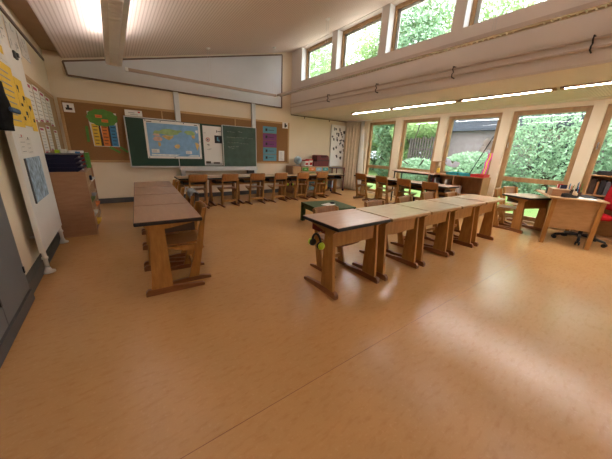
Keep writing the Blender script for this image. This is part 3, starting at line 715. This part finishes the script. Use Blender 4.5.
# books and paper rolls behind the trays
def book(name, loc, sx, sy, sz, mat, label, cat='book', group=None, rz=0):
    r = empty(name, loc, rz, label, cat, group)
    MB().box(-sx / 2, sx / 2, -sy / 2, -sy / 2 + .003, 0, sz).box(-sx / 2, sx / 2, sy / 2 - .003, sy / 2, 0, sz).box(sx / 2 - .003, sx / 2, -sy / 2, sy / 2, 0, sz).build('cover', mat, r)
    MB().box(-sx / 2 + .004, sx / 2 - .003, -sy / 2 + .003, sy / 2 - .003, .004, sz - .004).build('pages', 'paper', r); return r
bl = [('lime', .05, .26, 'light green book standing behind the navy trays'), ('paper', .05, .27, 'white book standing behind the navy trays'), ('blue', .04, .24, 'blue book standing behind the navy trays'), ('red', .035, .22, 'red book standing behind the navy trays'), ('tgreen', .05, .23, 'green book at the right end behind the navy trays')]
bx_ = -.70
for m_, w, h, lb in bl:
    if m_ == 'blue': bx_ += .10
    book('book', (bx_ + w / 2, 5.44, .88), .24, w, h, m_, lb, 'book', 'books on the low cabinet', -PI / 2); bx_ += w + .012
for k, (x, y) in enumerate(((-.535, 5.43), (-.44, 5.62), (-.53, 5.64))):
    o = MB().lathe([(.045, 0), (.045, .25), (.038, .25), (.038, .24)], n=18).build('paper_roll', 'paper'); o.location = (x, y, .88); tag(o, ('left white paper roll on the low cabinet', 'middle white paper roll on the low cabinet', 'right white paper roll on the low cabinet')[k], 'paper roll', 'paper rolls on the low cabinet')

# ------------------------------------------------------------------ back right corner
p = empty('drawer_cabinet', (4.28, BY, 0), 0, 'low wooden cabinet with coloured drawers along the back wall', 'cabinet')
o = MB().box(0, 1.42, -.40, -.02, 0, .05).box(0, .02, -.40, -.02, .05, .82).box(.30, .32, -.40, -.02, .05, .80).box(1.40, 1.42, -.40, -.02, .05, .82).box(.02, 1.40, -.40, -.02, .80, .82).box(.02, 1.40, -.04, -.02, .05, .80)
o.build('body', 'cab', p)
d = MB().box(.015, .305, -.418, -.40, .06, .80).build('door', 'desk2', p); MB().cyl((.27, -.418, .45), (.27, -.44, .45), .012).build('knob', 'chrome', d)
cols = [['tgreen', 'orange', 'skyblue', 'turq'], ['pink', 'olive', 'red', 'skyblue'], ['blue', 'yellow', 'tgreen', 'red'], ['red', 'turq', 'orange', 'tgreen'], ['tgreen', 'skyblue', 'pink', 'yellow']]
for rw in range(5):
    for c in range(4):
        xa = .335 + c * .266; za = .66 - rw * .148
        d = MB().box(xa, xa + .255, -.415, -.10, za, za + .132).build('drawer', 'cabedge', p)
        MB().box(xa + .02, xa + .235, -.42, -.415, za + .015, za + .118).build('drawer_front', cols[rw][c], d)
        MB().box(xa + .09, xa + .165, -.432, -.42, za + .06, za + .075).build('handle', 'white', d)
# things on the drawer cabinet
p = empty('globe', (4.55, 6.78, .82), 0, 'blue and white globe on the drawer cabinet', 'globe')
MB().lathe([(.07, 0), (.07, .012), (.015, .025), (.012, .05)], n=18).build('base', 'white', p, True)
MB().lathe([(.12 * math.sin(PI * i / 12), .165 - .12 * math.cos(PI * i / 12)) for i in range(13)], n=24).build('sphere', plain('globe_blue_white', (.36, .52, .70), .35, .6, 7), p, True)
MB().tube([(.0, .128 * math.sin(a), .165 - .128 * math.cos(a)) for a in [PI * k / 14 for k in range(15)]], .006, 6).build('meridian', 'white', p)
for k, (x, h, lb) in enumerate(((4.80, .18, 'left red and white box on the drawer cabinet'), (4.96, .20, 'right red and white box on the drawer cabinet'))):
    p = empty('storage_box', (x, 6.75, .82), 0, lb, 'box', 'red and white boxes')
    MB().box(-.07, .07, -.10, .10, 0, h, 0, .004).build('body', 'paper', p); MB().box(-.05, .05, -.103, -.10, .03, h * .55).box(-.072, .072, -.102, .102, h - .03, h + .004).build('print', 'red', p)
p = empty('case', (5.42, 6.76, .82), 0, 'large dark red case with rounded lid on the drawer cabinet', 'case')
MB().prism([(-.25, 0), (.25, 0), (.26, .17), (.23, .30), (.16, .34), (-.20, .34), (-.25, .32)], 'y', -.13, .13).build('body', 'maroon', p)
MB().tube([(-.08, -.13, .30), (-.08, -.165, .28), (.08, -.165, .28), (.08, -.13, .30)], .009, 6).box(-.26, .262, -.134, .134, .17, .185).build('handle', 'black', p)
o = MB().box(-.08, .08, -.06, .06, 0, .14, 0, .008).build('small_case', 'maroon'); o.location = (5.10, 6.66, .82); tag(o, 'small dark red box beside the large dark red case', 'box')
# trolley
p = empty('trolley', (6.0, 6.70, 0), 0, 'dark metal trolley on castors in front of the tall white board', 'trolley')
fr = MB()
for x in (-.27, .27):
    for y in (-.19, .19): fr.box(x - .014, x + .014, y - .014, y + .014, .08, .78)
for z in (.10, .46, .76):
    for y in (-.19, .19): fr.box(-.27, .27, y - .01, y + .01, z - .01, z + .01)
    for x in (-.27, .27): fr.box(x - .01, x + .01, -.19, .19, z - .01, z + .01)
fr.build('frame', 'maroon', p)
for z in (.11, .47, .77): MB().box(-.26, .26, -.18, .18, z, z + .012).build('shelf', 'darkgrey' if z > .7 else 'shelf', p)
for x in (-.27, .27):
    for y in (-.19, .19): MB().cyl((x - .012, y, .04), (x + .012, y, .04), .04, 14).box(x - .006, x + .006, y - .006, y + .006, .06, .09).build('castor', 'black', p)
p = empty('magazine_stack', (5.86, 6.70, .122), 0, 'stack of blue and grey papers on the lowest trolley shelf', 'papers')
MB().box(-.10, .10, -.14, .14, 0, .10).build('lower_stack', 'skyblue', p); MB().box(-.09, .09, -.13, .13, .10, .22).build('upper_stack', 'greyink', p)
# tall white board with drawings
p = empty('drawing_board', (6.40, BY - .06, .80), 0, 'tall white board with black ink drawings in the back corner', 'whiteboard')
MB().box(-.40, .40, -.02, .03, 0, 1.34, 0, .004).build('panel', 'white', p)
r = random.Random(11)
for (u, v, n) in ((-.16, 1.06, 2), (0, 1.16, 4), (.2, 1.14, 4), (-.14, .86, 2), (.02, .80, 4), (.18, .80, 4), (.3, .82, 3), (-.12, .60, 2), (.05, .52, 3), (.22, .56, 3), (-.08, .34, 2), (.04, .30, 3), (-.25, 1.16, 3), (-.3, .9, 3), (-.28, .62, 2), (.30, .62, 3), (.31, 1.02, 3), (-.1, 1.0, 3), (.08, .98, 2), (.12, .68, 3)):
    o = MB()
    for i in range(n):
        x, z = u + r.uniform(-.05, .05), v + r.uniform(-.07, .07)
        o.box(x - .018, x + .018, -.0215, -.02, z - .035, z + .03); o.box(x - .04, x + .03, -.0213, -.02, z + r.uniform(-.02, .02), z + .022)
    o.build('ink_drawing', 'ink', p)
o = MB()
for (a, c, d) in ((-.2, .35, .68), (-.05, .38, .43)): o.box(a, c, -.0212, -.02, d, d + .006)
o.build('line', 'greyink', p)
# board support: two legs
for x in (-.33, .33): MB().box(x - .02, x + .02, -.005, .025, -.80, 0).build('leg', 'metal', p)
# curtain
p = empty('curtain', (6.69, 6.52, 0), 0, 'beige floor length curtain bunched in the corner beside the windows', 'curtain')
def cu(u, v):
    x = -.02 + .14 * u + .04 * math.sin(u * 30) * (1 - .25 * v) - .03 * (1 - v); y = .40 - .55 * u * (1 - .05 * v) + .02 * math.cos(u * 30)
    return (x - .08, y, .03 + 2.23 * v), (1, .2, 0)
MB().grid(cu, 70, 8, .006).build('beige_drape', 'curtain', p, True)
def cv(u, v):
    x = .06 + .02 * math.sin(u * 26); y = -.17 - .28 * u * (1 - .55 * v) + .01 * math.cos(u * 26)
    return (x - .02, y, .03 + 2.23 * v), (1, .2, 0)
o = MB().grid(cv, 40, 8, .005).build('white_lining', 'voile', p, True); o['label'] = 'white lining side of the curtain'
MB().box(.02, .06, -.6, .45, 2.262, 2.295).build('curtain_track', 'white', p)

# ------------------------------------------------------------------ window side furniture
# table with thin black legs by second window
p = empty('side_table', (6.47, 3.98, 0), 0, 'narrow pale-topped table with thin black legs in front of second window', 'table')
MB().box(-.20, .20, -.62, .62, .835, .865, 0, .004).build('tabletop', 'lam', p)
MB().box(-.18, -.16, -.56, .56, .80, .835).box(.16, .18, -.56, .56, .80, .835).build('frame', 'black', p)
for y in (-.54, .54):
    for x in (-.17, .17): MB().tube([(x, y, .83), (x, y, .5), (x, y, 0)], .016).build('leg', 'black', p)
# low shelf
p = empty('low_shelf', (6.30, 2.30, 0), 0, 'low open wooden shelf under the third window', 'shelf')
o = MB().box(-.02, .36, 0, .02, 0, .87).box(-.02, .36, 1.20, 1.22, 0, .87).box(-.02, .36, .02, 1.20, .85, .87).box(-.02, .36, .60, .62, .02, .85).box(-.02, .36, .02, 1.20, 0, .04).box(.345, .36, .02, 1.20, .04, .85)
o.build('body', 'shelf', p)
MB().box(-.01, .345, .02, .60, .44, .46).box(-.01, .345, .62, 1.20, .44, .46).box(-.01, .345, .62, 1.20, .60, .615).build('shelf_board', 'shelf', p)
p = empty('wooden_box', (6.48, 3.42, .87), 0, 'upright open wooden box on the left end of the low shelf', 'box')
MB().box(-.16, .16, .09, .10, 0, .27).box(-.16, .16, -.10, .10, 0, .012).box(-.16, -.145, .0, .10, .012, .27).box(-.16, .16, -.12, .10, .27, .283).build('body', 'shelf', p)
p = empty('toy_figure', (6.44, 3.38, .882), 0, 'small yellowish toy figure inside the upright wooden box', 'toy')
MB().lathe([(.035, 0), (.045, .05), (.03, .1), (.018, .12)], n=14).build('body', 'yellow', p, True); MB().lathe([(.0, .11), (.03, .125), (.032, .15), (.02, .175), (0, .18)], n=14).build('head', 'cabedge', p, True)
def bin_(name, loc, sx, sy, h, mat, label):
    r = empty(name, loc, 0, label, 'tray')
    t = .006
    MB().box(-sx, sx, -sy, sy, 0, t).box(-sx, -sx + t, -sy, sy, t, h).box(sx - t, sx, -sy, sy, t, h).box(-sx + t, sx - t, -sy, -sy + t, t, h).box(-sx + t, sx - t, sy - t, sy, t, h).build('body', mat, r)
    MB().box(-sx - .01, -sx, -sy - .01, sy + .01, h - .012, h).box(sx, sx + .01, -sy - .01, sy + .01, h - .012, h).box(-sx, sx, -sy - .01, -sy, h - .012, h).box(-sx, sx, sy, sy + .01, h - .012, h).build('rim', mat, r); return r
bin_('storage_tray', (6.46, 2.99, .87), .15, .125, .06, 'turq', 'left turquoise tray on top of the low shelf')
bin_('storage_tray', (6.46, 2.72, .87), .15, .115, .055, 'turq', 'right turquoise tray on top of the low shelf')
bin_('storage_tray', (6.46, 2.45, .87), .15, .13, .06, 'red', 'red tray at the right end of the low shelf')
for k, (y, z, m_, w, h, lb) in enumerate(((3.42, .615, 'maroon', .04, .13, 'dark red book in upper left of the low shelf'), (3.36, .615, 'greyink', .035, .15, 'grey book in upper left of the low shelf'), (3.10, .615, 'paper', .03, .14, 'white book in upper left compartment of the low shelf'), (3.40, .04, 'shelf', .06, .26, 'brown folder in lower left of the low shelf'), (3.20, .04, 'black', .07, .28, 'black folder in lower left of the low shelf'), (2.82, .46, 'white', .03, .17, 'white leaning book in right half of the low shelf'), (2.70, .04, 'tray', .08, .27, 'dark folder in lower right of the low shelf'), (2.55, .04, 'olive', .06, .27, 'olive folder in lower right of the low shelf'), (2.44, .04, 'paper', .012, .30, 'thin white folder in lower right of the low shelf'))):
    book('book', (6.44, y, z), .22, w, h, m_, lb, 'book', 'books in the low shelf', PI)
# wind sock with stick leaning in the third window
p = empty('windsock', (6.64, 2.46, .87), 0, 'black stick with pink and yellow streamers leaning in third window', 'windsock')
MB().tube([(-.05, .28, .0), (.06, -.01, .86)], .010).build('stick', 'black', p)
def stm(x0, m_):
    o = MB(); o.grid(lambda u, v: ((.02 + .01 * math.sin(v * 9), x0 + .026 * u + .05 * (1 - v) + .006 * math.sin(v * 14), .05 + .46 * v), (1, 0, 0)), 3, 14, .004); o.build('streamer', m_, p, True)
stm(-.03, 'pink'); stm(-.06, 'yellow'); stm(-.09, 'pink')
# decals on third pane
o = MB()
for (y, z, r_) in ((0, .06, .085), (-.09, -.02, .08), (.05, -.09, .075)): o.cyl((0, y, z), (-.004, y, z), r_, 20)
o = o.build('window_decal', plain('grey_decal', (.5, .49, .48), .8)); o.location = (WX + .10, 2.62, 1.56); tag(o, 'grey three-lobed paper flower stuck on third window', 'decal')
o = MB().prism([(-.20, -.02), (-.05, .03), (0, -.06), (.06, .05), (.20, .12), (.22, -.02), (.10, -.10), (-.02, -.13), (-.14, -.12)], 'x', -.004, 0).build('window_decal', 'lilac'); o.location = (WX + .10, 3.30, 1.15); tag(o, 'pale lilac paper butterfly stuck on third window', 'decal')

# teacher desk
TR = math.radians(-68)                                  # local x runs along the short near side
p = empty('teacher_desk', (5.42, 1.0, 0), TR, 'wide wooden teacher desk with front panel at the right edge', 'desk')
W, D = .61, 1.15
MB().box(-.02, W + .02, -.02, D, .715, .74, 0, .004).build('desktop', 'desk2', p)
for x in (.02, W - .06): MB().box(x, x + .055, .0, .05, 0, .715).build('leg', 'beech', p)
for x in (.20, W - .06): MB().box(x, x + .055, D - .08, D - .03, 0, .715).build('leg', 'beech', p)
MB().box(.075, W - .06, .018, .036, .27, .715).build('front_panel', 'desk2', p)
MB().box(.20, .218, .05, D - .09, .27, .715).build('side_panel', 'desk2', p)
MB().box(.23, W - .08, .80, 1.05, .55, .71).build('drawer_box', 'desk2', p)
DM = Matrix.Translation((5.42, 1.0, 0)) @ Matrix.Rotation(TR, 4, 'Z')
def ond(x, y, z=.74): return tuple(DM @ Vector((x, y, z)))
p = empty('wooden_chest', ond(.13, .36), TR, 'flat wooden box on the left of the teacher desk', 'box')
MB().box(-.10, .10, -.16, .16, 0, .10).build('body', 'cab', p); MB().box(-.105, .105, -.165, .165, .10, .112).build('lid', 'cabedge', p)
p = empty('card_box', ond(.12, .60), TR, 'small black card box behind the flat wooden box', 'box')
MB().box(-.09, .09, -.05, .05, 0, .075).build('body', 'black', p); MB().box(-.093, .093, -.053, .053, .075, .085).build('lid', 'black', p)
book('book', ond(.14, .40, .852), .11, .018, .065, 'red', 'red book standing on the flat wooden box', rz=TR + .8)
book('book', ond(.17, .34, .852), .11, .018, .06, 'navy', 'blue book standing on the flat wooden box', rz=TR + .6)
for k, (x, y, h, m_, lb) in enumerate(((.33, .62, .15, 'tray', 'left dark pen pot on the teacher desk'), (.42, .60, .18, 'black', 'tall middle black pen pot on the teacher desk'), (.40, .48, .11, 'tray', 'right low pen pot on the teacher desk'))):
    p = empty('pen_pot', ond(x, y), 0, lb, 'pen pot', 'pen pots on the teacher desk')
    MB().lathe([(.038, 0), (.040, h * .6), (.036, h * .6), (.034, .01)], n=16).build('pot', m_, p)
    for q in range(5):
        a = q * 1.3; MB().cyl((.015 * math.cos(a), .015 * math.sin(a), .012), (.03 * math.cos(a), .03 * math.sin(a), h + .02 * (q % 3)), .004, 6).build('pen', ('red', 'ink', 'blue', 'shelf', 'tgreen')[q], p)
p = empty('stapler', ond(.24, .17), TR + .4, 'black flat desk device at the near edge of the teacher desk', 'stapler')
MB().prism([(-.09, 0), (.09, 0), (.09, .025), (-.02, .05), (-.08, .055), (-.09, .04)], 'y', -.045, .045).build('body', 'black', p); MB().box(-.07, .0, -.03, .03, .05, .062).build('lever', 'black', p)
o = MB()
for k in range(3): o.T = Matrix.Rotation(.12 * k, 4, 'Z'); o.box(-.105, .105, -.148, .148, .002 * k, .002 * k + .0018)
o = o.build('paper_sheet', 'paper'); o.location = ond(.42, .22); o.rotation_euler = (0, 0, TR); tag(o, 'white papers lying on the teacher desk', 'papers')
p = empty('keyboard', ond(.50, .45), TR, 'black keyboard lying on the teacher desk', 'keyboard')
MB().box(-.07, .07, -.19, .19, 0, .018, 0, .004).build('body', 'black', p); o = MB()
for i in range(4):
    for j in range(12): o.box(-.06 + .03 * i, -.036 + .03 * i, -.175 + .029 * j, -.151 + .029 * j, .018, .023)
o.build('keys', 'darkgrey', p)
o = MB().lathe([(.03, 0), (.032, .06), (.012, .075), (.012, .09)], n=16).build('glue_bottle', 'cabedge', None, True); o.location = ond(.33, .33); tag(o, 'small tan bottle standing on the teacher desk', 'bottle')
# open office chair
p = empty('office_chair', (6.12, .64, 0), math.radians(26), 'red upholstered office chair on black castor base', 'chair')
MB().lathe([(.028, .08), (.035, .12), (.028, .13), (.024, .42)], n=16).build('column', 'black', p, True)
for k in range(5):
    a = 2 * PI * k / 5 + .3; dx, dy = math.cos(a), math.sin(a)
    l = MB().tube([(dx * .02, dy * .02, .115), (dx * .16, dy * .16, .105), (dx * .31, dy * .31, .075)], .019, 8).build('leg', 'black', p, True)
    MB().cyl((dx * .31 - dy * .03, dy * .31 + dx * .03, .03), (dx * .31 - dy * .01, dy * .31 + dx * .01, .03), .03, 14).cyl((dx * .31 + dy * .01, dy * .31 - dx * .01, .03), (dx * .31 + dy * .03, dy * .31 - dx * .03, .03), .03, 14).cyl((dx * .31, dy * .31, .03), (dx * .31, dy * .31, .08), .012, 8).build('castor', 'black', l)
MB().box(-.24, .24, -.23, .23, .42, .50, 0, .025).build('seat', 'redfab', p)
def ob_(u, v):
    uu = 2 * u - 1; w = .22 * (1 - .12 * (2 * v - 1) ** 4)
    return (uu * w, -.25 - .06 * v + .04 * uu * uu + .02 * math.sin(PI * v), .56 + .54 * v), (0, -1, 0)
MB().grid(ob_, 12, 12, .05).build('backrest', 'redfab', p, True)
MB().tube([(0, -.10, .43), (0, -.30, .46), (0, -.34, .62), (0, -.345, .8)], .02, 8).build('back_support', 'black', p)
for s in (-1, 1): MB().tube([(s * .24, -.05, .44), (s * .30, -.03, .50), (s * .30, -.05, .66), (s * .30, .10, .68), (s * .30, .18, .66)], .016, 8).build('armrest', 'black', p, True)
# book shelf at the right edge
p = empty('bookshelf', (6.42, -.35, 0), 0, 'wooden bookshelf with books below the fifth window at right edge', 'bookshelf')
o = MB().box(0, .34, 0, .02, 0, 1.08).box(0, .34, 1.13, 1.15, 0, 1.08).box(0, .34, .02, 1.13, 1.06, 1.08).box(0, .34, .02, 1.13, 0, .06).box(.325, .34, .02, 1.13, .06, 1.06)
o.build('body', 'desk2', p)
MB().box(.01, .325, .02, 1.13, .74, .76).box(.01, .325, .02, 1.13, .40, .42).build('shelf_board', 'desk2', p)
y = .77; r = random.Random(2)
nm = ['first', 'second', 'third', 'fourth', 'fifth', 'sixth', 'seventh', 'eighth', 'ninth']
for k, m_ in enumerate(('tray', 'shelf', 'black', 'darkgrey', 'tray', 'black', 'greyink', 'black', 'tray')):
    w = r.uniform(.035, .065)
    book('book', (6.58, y - w / 2, .76), .2, w, r.uniform(.2, .26), m_, '%s book from the left on the top board of the bookshelf at right' % nm[k], 'book', 'books in the bookshelf at right', PI); y -= w + .006
y = .77
for k, m_ in enumerate(('maroon', 'tray', 'darkgrey', 'black')):
    w = r.uniform(.05, .08)
    book('folder', (6.58, y - w / 2, .42), .24, w, .28, m_, '%s folder from the left on the middle board of the bookshelf at right' % nm[k], 'folder', 'folders in the bookshelf at right', PI); y -= w + .006
p = empty('briefcase', (6.58, .50, 1.08), 0, 'black flat bag lying on top of the bookshelf at right', 'bag')
MB().box(-.14, .14, -.24, .24, 0, .07, 0, .015).build('body', 'black', p); MB().tube([(-.10, -.10, .06), (-.10, -.08, .12), (-.10, .06, .125), (-.10, .10, .06)], .012, 8).build('handle', 'black', p)
o = MB().lathe([(.0, 0), (.035, .006), (.05, .045), (.035, .085), (0, .09)], n=16).build('ball', 'red', None, True); o.location = (6.56, .10, 1.08); tag(o, 'red ball lying on top of the bookshelf at right', 'ball')
# black bag hung under the window row
p = empty('bag', (5.62, 3.60, .16), 0, 'black satchel standing between chairs of the window row', 'bag')
MB().box(-.06, .06, -.13, .13, 0, .30, 0, .03).build('body', 'blackcloth', p); MB().box(.06, .08, -.11, .11, .05, .22, 0, .01).build('pocket', 'blackcloth', p)
p.location = (5.90, 3.70, 0)

# ------------------------------------------------------------------ outdoors
struct('ground', MB().box(WX + .22, 60, -40, 60, -.35, -.12), 'lawn')
p = empty('brick_building', (14.5, 0, -.2), 0, 'low brick building with dark flat roof edge beyond the lawn', 'building')
MB().box(0, 8, -14, 8.3, 0, 2.75).build('wall', 'brick', p)
MB().box(-.35, 8.3, -14.3, 8.5, 2.72, 3.25).build('roof_edge', 'roofdark', p)
for y in (3.0, -2.5): 
    f = MB().box(-.02, .05, y - .6, y + .6, 1.0, 2.2).build('window', 'roofdark', p); MB().box(-.03, -.02, y - .5, y + .5, 1.1, 2.1).build('pane', 'glass', f)
fence = empty('board_fence', (13.6, 8.2, -.15), 0, 'fence of upright weathered boards among bushes beyond the lawn', 'fence')
o = MB()
for k in range(11): o.box(-.015, .015, -.75 + .15 * k, -.66 + .15 * k, .0, 2.30 + .05 * (k % 3))
o.build('boards', 'fence', fence)
MB().box(.015, .05, -.78, .88, .5, .6).box(.015, .05, -.78, .88, 1.7, 1.8).build('rail', 'fence', fence)
def foliage(name, x, y, z0, blobs, n, size, mat, label, trunk, group, seed, cat='tree'):
    rr = random.Random(seed); o = empty(name, (x, y, -.13), 0, label, cat, group)
    if trunk:
        t_ = MB(); t_.tube([(0, 0, 0), (.08, .05, trunk * .5), (0, .1, trunk)], .10)
        for q in range(5):
            a = q * 1.3; t_.tube([(0, .08, trunk * .8), (.7 * math.cos(a), .7 * math.sin(a), trunk * 1.15), (1.0 * math.cos(a), 1.0 * math.sin(a), trunk * 1.35)], .03, 6)
        t_.build('trunk', 'bark', o)
    vs = []; fs = []
    tot = sum(b_[3] * b_[4] * b_[5] for b_ in blobs)
    for (bx, by, bz, rx, ry, rz) in blobs:
        for _ in range(int(n * rx * ry * rz / tot)):
            while True:
                d = Vector((rr.uniform(-1, 1), rr.uniform(-1, 1), rr.uniform(-1, 1)))
                if .05 < d.length < 1: break
            d *= (d.length ** -.5)                       # push leaves outward
            c = Vector((bx + d.x * rx, by + d.y * ry, bz + d.z * rz))
            if c.z < .02: c.z = .05 + rr.random() * .2
            a = Vector((rr.gauss(0, 1), rr.gauss(0, 1), rr.gauss(0, 1))).normalized(); u = a.orthogonal().normalized(); s = size * rr.uniform(.6, 1.3)
            b0 = len(vs); vs += [tuple(c - a * s), tuple(c + u * s * .55), tuple(c + a * s), tuple(c - u * s * .55)]; fs.append((b0, b0 + 1, b0 + 2, b0 + 3))
    me = bpy.data.meshes.new('foliage'); me.from_pydata(vs, [], fs); me.materials.append(M[mat])
    ob = bpy.data.objects.new('foliage', me); COL.objects.link(ob); ob.parent = o
    return o
def crown(h, r, seed, low=.25):
    rr = random.Random(seed); L = []
    for k in range(9):
        f = low + (1 - low) * k / 8; w = r * (1 - .55 * abs(f - .5) ** 1.2)
        L.append((rr.uniform(-.35, .35) * r, rr.uniform(-.35, .35) * r, h * f * .93, w * .75, w * .75, h * .14))
    return L
TREES = [(17.5, 20, 9, 3.0, 'leaf_a', 'bright green tree seen through the first window'), (16.2, 14.8, 9, 2.8, 'leaf_a', 'light green tree between first and second window'), (16.5, 12.0, 11, 3.0, 'leaf_b', 'bluish green tree behind the first window'),
         (18.5, 17, 12, 3.2, 'leaf_a', 'tall light green tree far behind the curtain corner'), (22, 9.0, 13, 3.6, 'leaf_a', 'tall spring green tree seen through the farthest high window'), (27.5, 4.5, 16, 3.8, 'leaf_a', 'tall spring green tree seen through the second high window'),
         (28, -1.5, 16, 3.6, 'leaf_b', 'tall bluish tree seen through the third high window'), (28, -8.5, 16, 3.6, 'leaf_a', 'tall spring green tree seen through the fourth high window'), (19, 13.0, 15, 3.8, 'leaf_a', 'tall light green tree left of the high windows'), (26, 17, 14, 3.6, 'leaf_b', 'tall bluish tree farthest back behind the lawn'), (14.6, 11.0, 6, 1.5, 'leaf_c', 'dark green tree standing by the board fence'), (26,-14,13,3.6,'leaf_b','tall bluish tree at the right end of the high windows'), (18, 24, 15, 4.2, 'leaf_a', 'tall light green tree at the left edge of the farthest high window'), (23, 31, 17, 4.2, 'leaf_b', 'tall bluish tree far behind the farthest high window'), (26.5, 11.5, 6.2, 2.6, 'leaf_a', 'low light green tree behind the left part of the brick building'), (26, 7.0, 6.0, 2.4, 'leaf_b', 'low bluish tree behind the middle of the brick building'), (26.5, 1.0, 6.2, 2.4, 'leaf_a', 'low light green tree behind the right part of the brick building'), (17.5, 9.9, 8, 1.9, 'leaf_b', 'bluish tree at the left end of the brick building')]
for k, (x, y, h, r_, m_, lb) in enumerate(TREES):
    foliage('leafy_tree', x, y, 0, crown(h, r_, k), 13000 if h > 7 else 7000, .105 + .003 * h, m_, lb, h * .32, 'trees beyond the lawn', k + 40)
SHR = [(12.9, 5.3, 1.0, 1.5, 1.75, 'leaf_b', 'round bluish bush before the brick wall in the third window'), (13.2, 2.7, 1.1, 1.9, 3.7, 'leaf_b', 'tall climbing bush before the brick wall in the fourth window'), (13.2, -.4, 1.1, 1.7, 3.7, 'leaf_b', 'wide bluish bush before the brick wall in the fourth window'), (12.9, -3.6, 1.1, 1.7, 3.7, 'leaf_a', 'light green bush seen through the fifth window'),
       (14.3, 9.2, .5, 1.6, 2.7, 'leaf_a', 'light green hedge behind the board fence'), (14.6, 10.6, .8, 1.3, 1.6, 'leaf_c', 'dark low bush left of the board fence'), (12.9, 7.9, .6, 1.3, 1.35, 'leaf_b', 'low bluish bush in front of the board fence'), (18.6, 15.6, 1.0, 2.6, 2.3, 'leaf_c', 'dark green bush below the trees in the first window'), (18.6, 20, 1.2, 2.6, 2.8, 'leaf_b', 'bluish bush at the left edge of the first window'), (13.9, 9.0, .5, 1.5, 3.0, 'leaf_a', 'light green creeper hanging above the board fence')]
for k, (x, y, rx, ry, h, m_, lb) in enumerate(SHR):
    bl_ = [(0, 0, h * .45, rx, ry, h * .5), (0, ry * .5, h * .35, rx * .8, ry * .6, h * .4), (.1, -ry * .5, h * .4, rx * .8, ry * .6, h * .42)]
    if 'hanging' in lb: bl_ = [(0, 0, 2.75, .5, 1.7, .55), (-.2, .7, 2.4, .4, .6, .4)]
    foliage('garden_bush', x, y, 0, bl_, 9000, .065, m_, lb, 0.9 if 'hanging' not in lb else 2.3, 'bushes beyond the lawn', k + 80, 'bush')

# ------------------------------------------------------------------ world, lights, camera
w = bpy.data.worlds.new('overcast_sky'); scene.world = w; w.use_nodes = True; nt = w.node_tree; bgn = nt.nodes['Background']
tc = node(nt, 'ShaderNodeTexCoord'); sp = node(nt, 'ShaderNodeSeparateXYZ'); nt.links.new(tc.outputs['Generated'], sp.inputs[0])
nt.links.new(ramp(nt, sp.outputs[2], [(0, (.80, .88, .95)), (.35, (.92, .96, 1)), (1, (1, 1, 1))]), bgn.inputs[0])
bgn.inputs[1].default_value = 2.0
sun = bpy.data.lights.new('hazy_sun', 'SUN'); sun.energy = 1.2; sun.angle = math.radians(25); sun.color = (1, .97, .9)
so = bpy.data.objects.new('hazy_sun', sun); COL.objects.link(so); so.rotation_euler = (math.radians(38), math.radians(-12), 0)

f, pit, rol, yaw = 257.516, .296148, -.0414052, .632353
cy, sy, cp, spn = math.cos(yaw), math.sin(yaw), math.cos(pit), math.sin(pit)
fwd = Vector((sy * cp, cy * cp, -spn)); right = Vector((cy, -sy, 0)); down = fwd.cross(right)
cr_, sr_ = math.cos(rol), math.sin(rol)
X = cr_ * right + sr_ * down; Y = -sr_ * right + cr_ * down
cam = bpy.data.cameras.new('camera'); cam.sensor_fit = 'HORIZONTAL'; cam.sensor_width = 36; cam.lens = f / 612 * 36; cam.clip_start = .02; cam.clip_end = 300
co = bpy.data.objects.new('camera', cam); COL.objects.link(co)
R = Matrix((X, -Y, -fwd)).transposed().to_4x4(); R.translation = Vector((0, 0, 1.27)); co.matrix_world = R
scene.camera = co
vs_ = scene.view_settings; vs_.view_transform = 'Standard'; vs_.look = 'None'; vs_.gamma = 1; vs_.exposure = 1.95; vs_.use_curve_mapping = False
scene.cycles.max_bounces = 8; scene.cycles.diffuse_bounces = 5; scene.cycles.transparent_max_bounces = 12
scene.cycles.use_denoising = True; scene.cycles.sample_clamp_indirect = 6
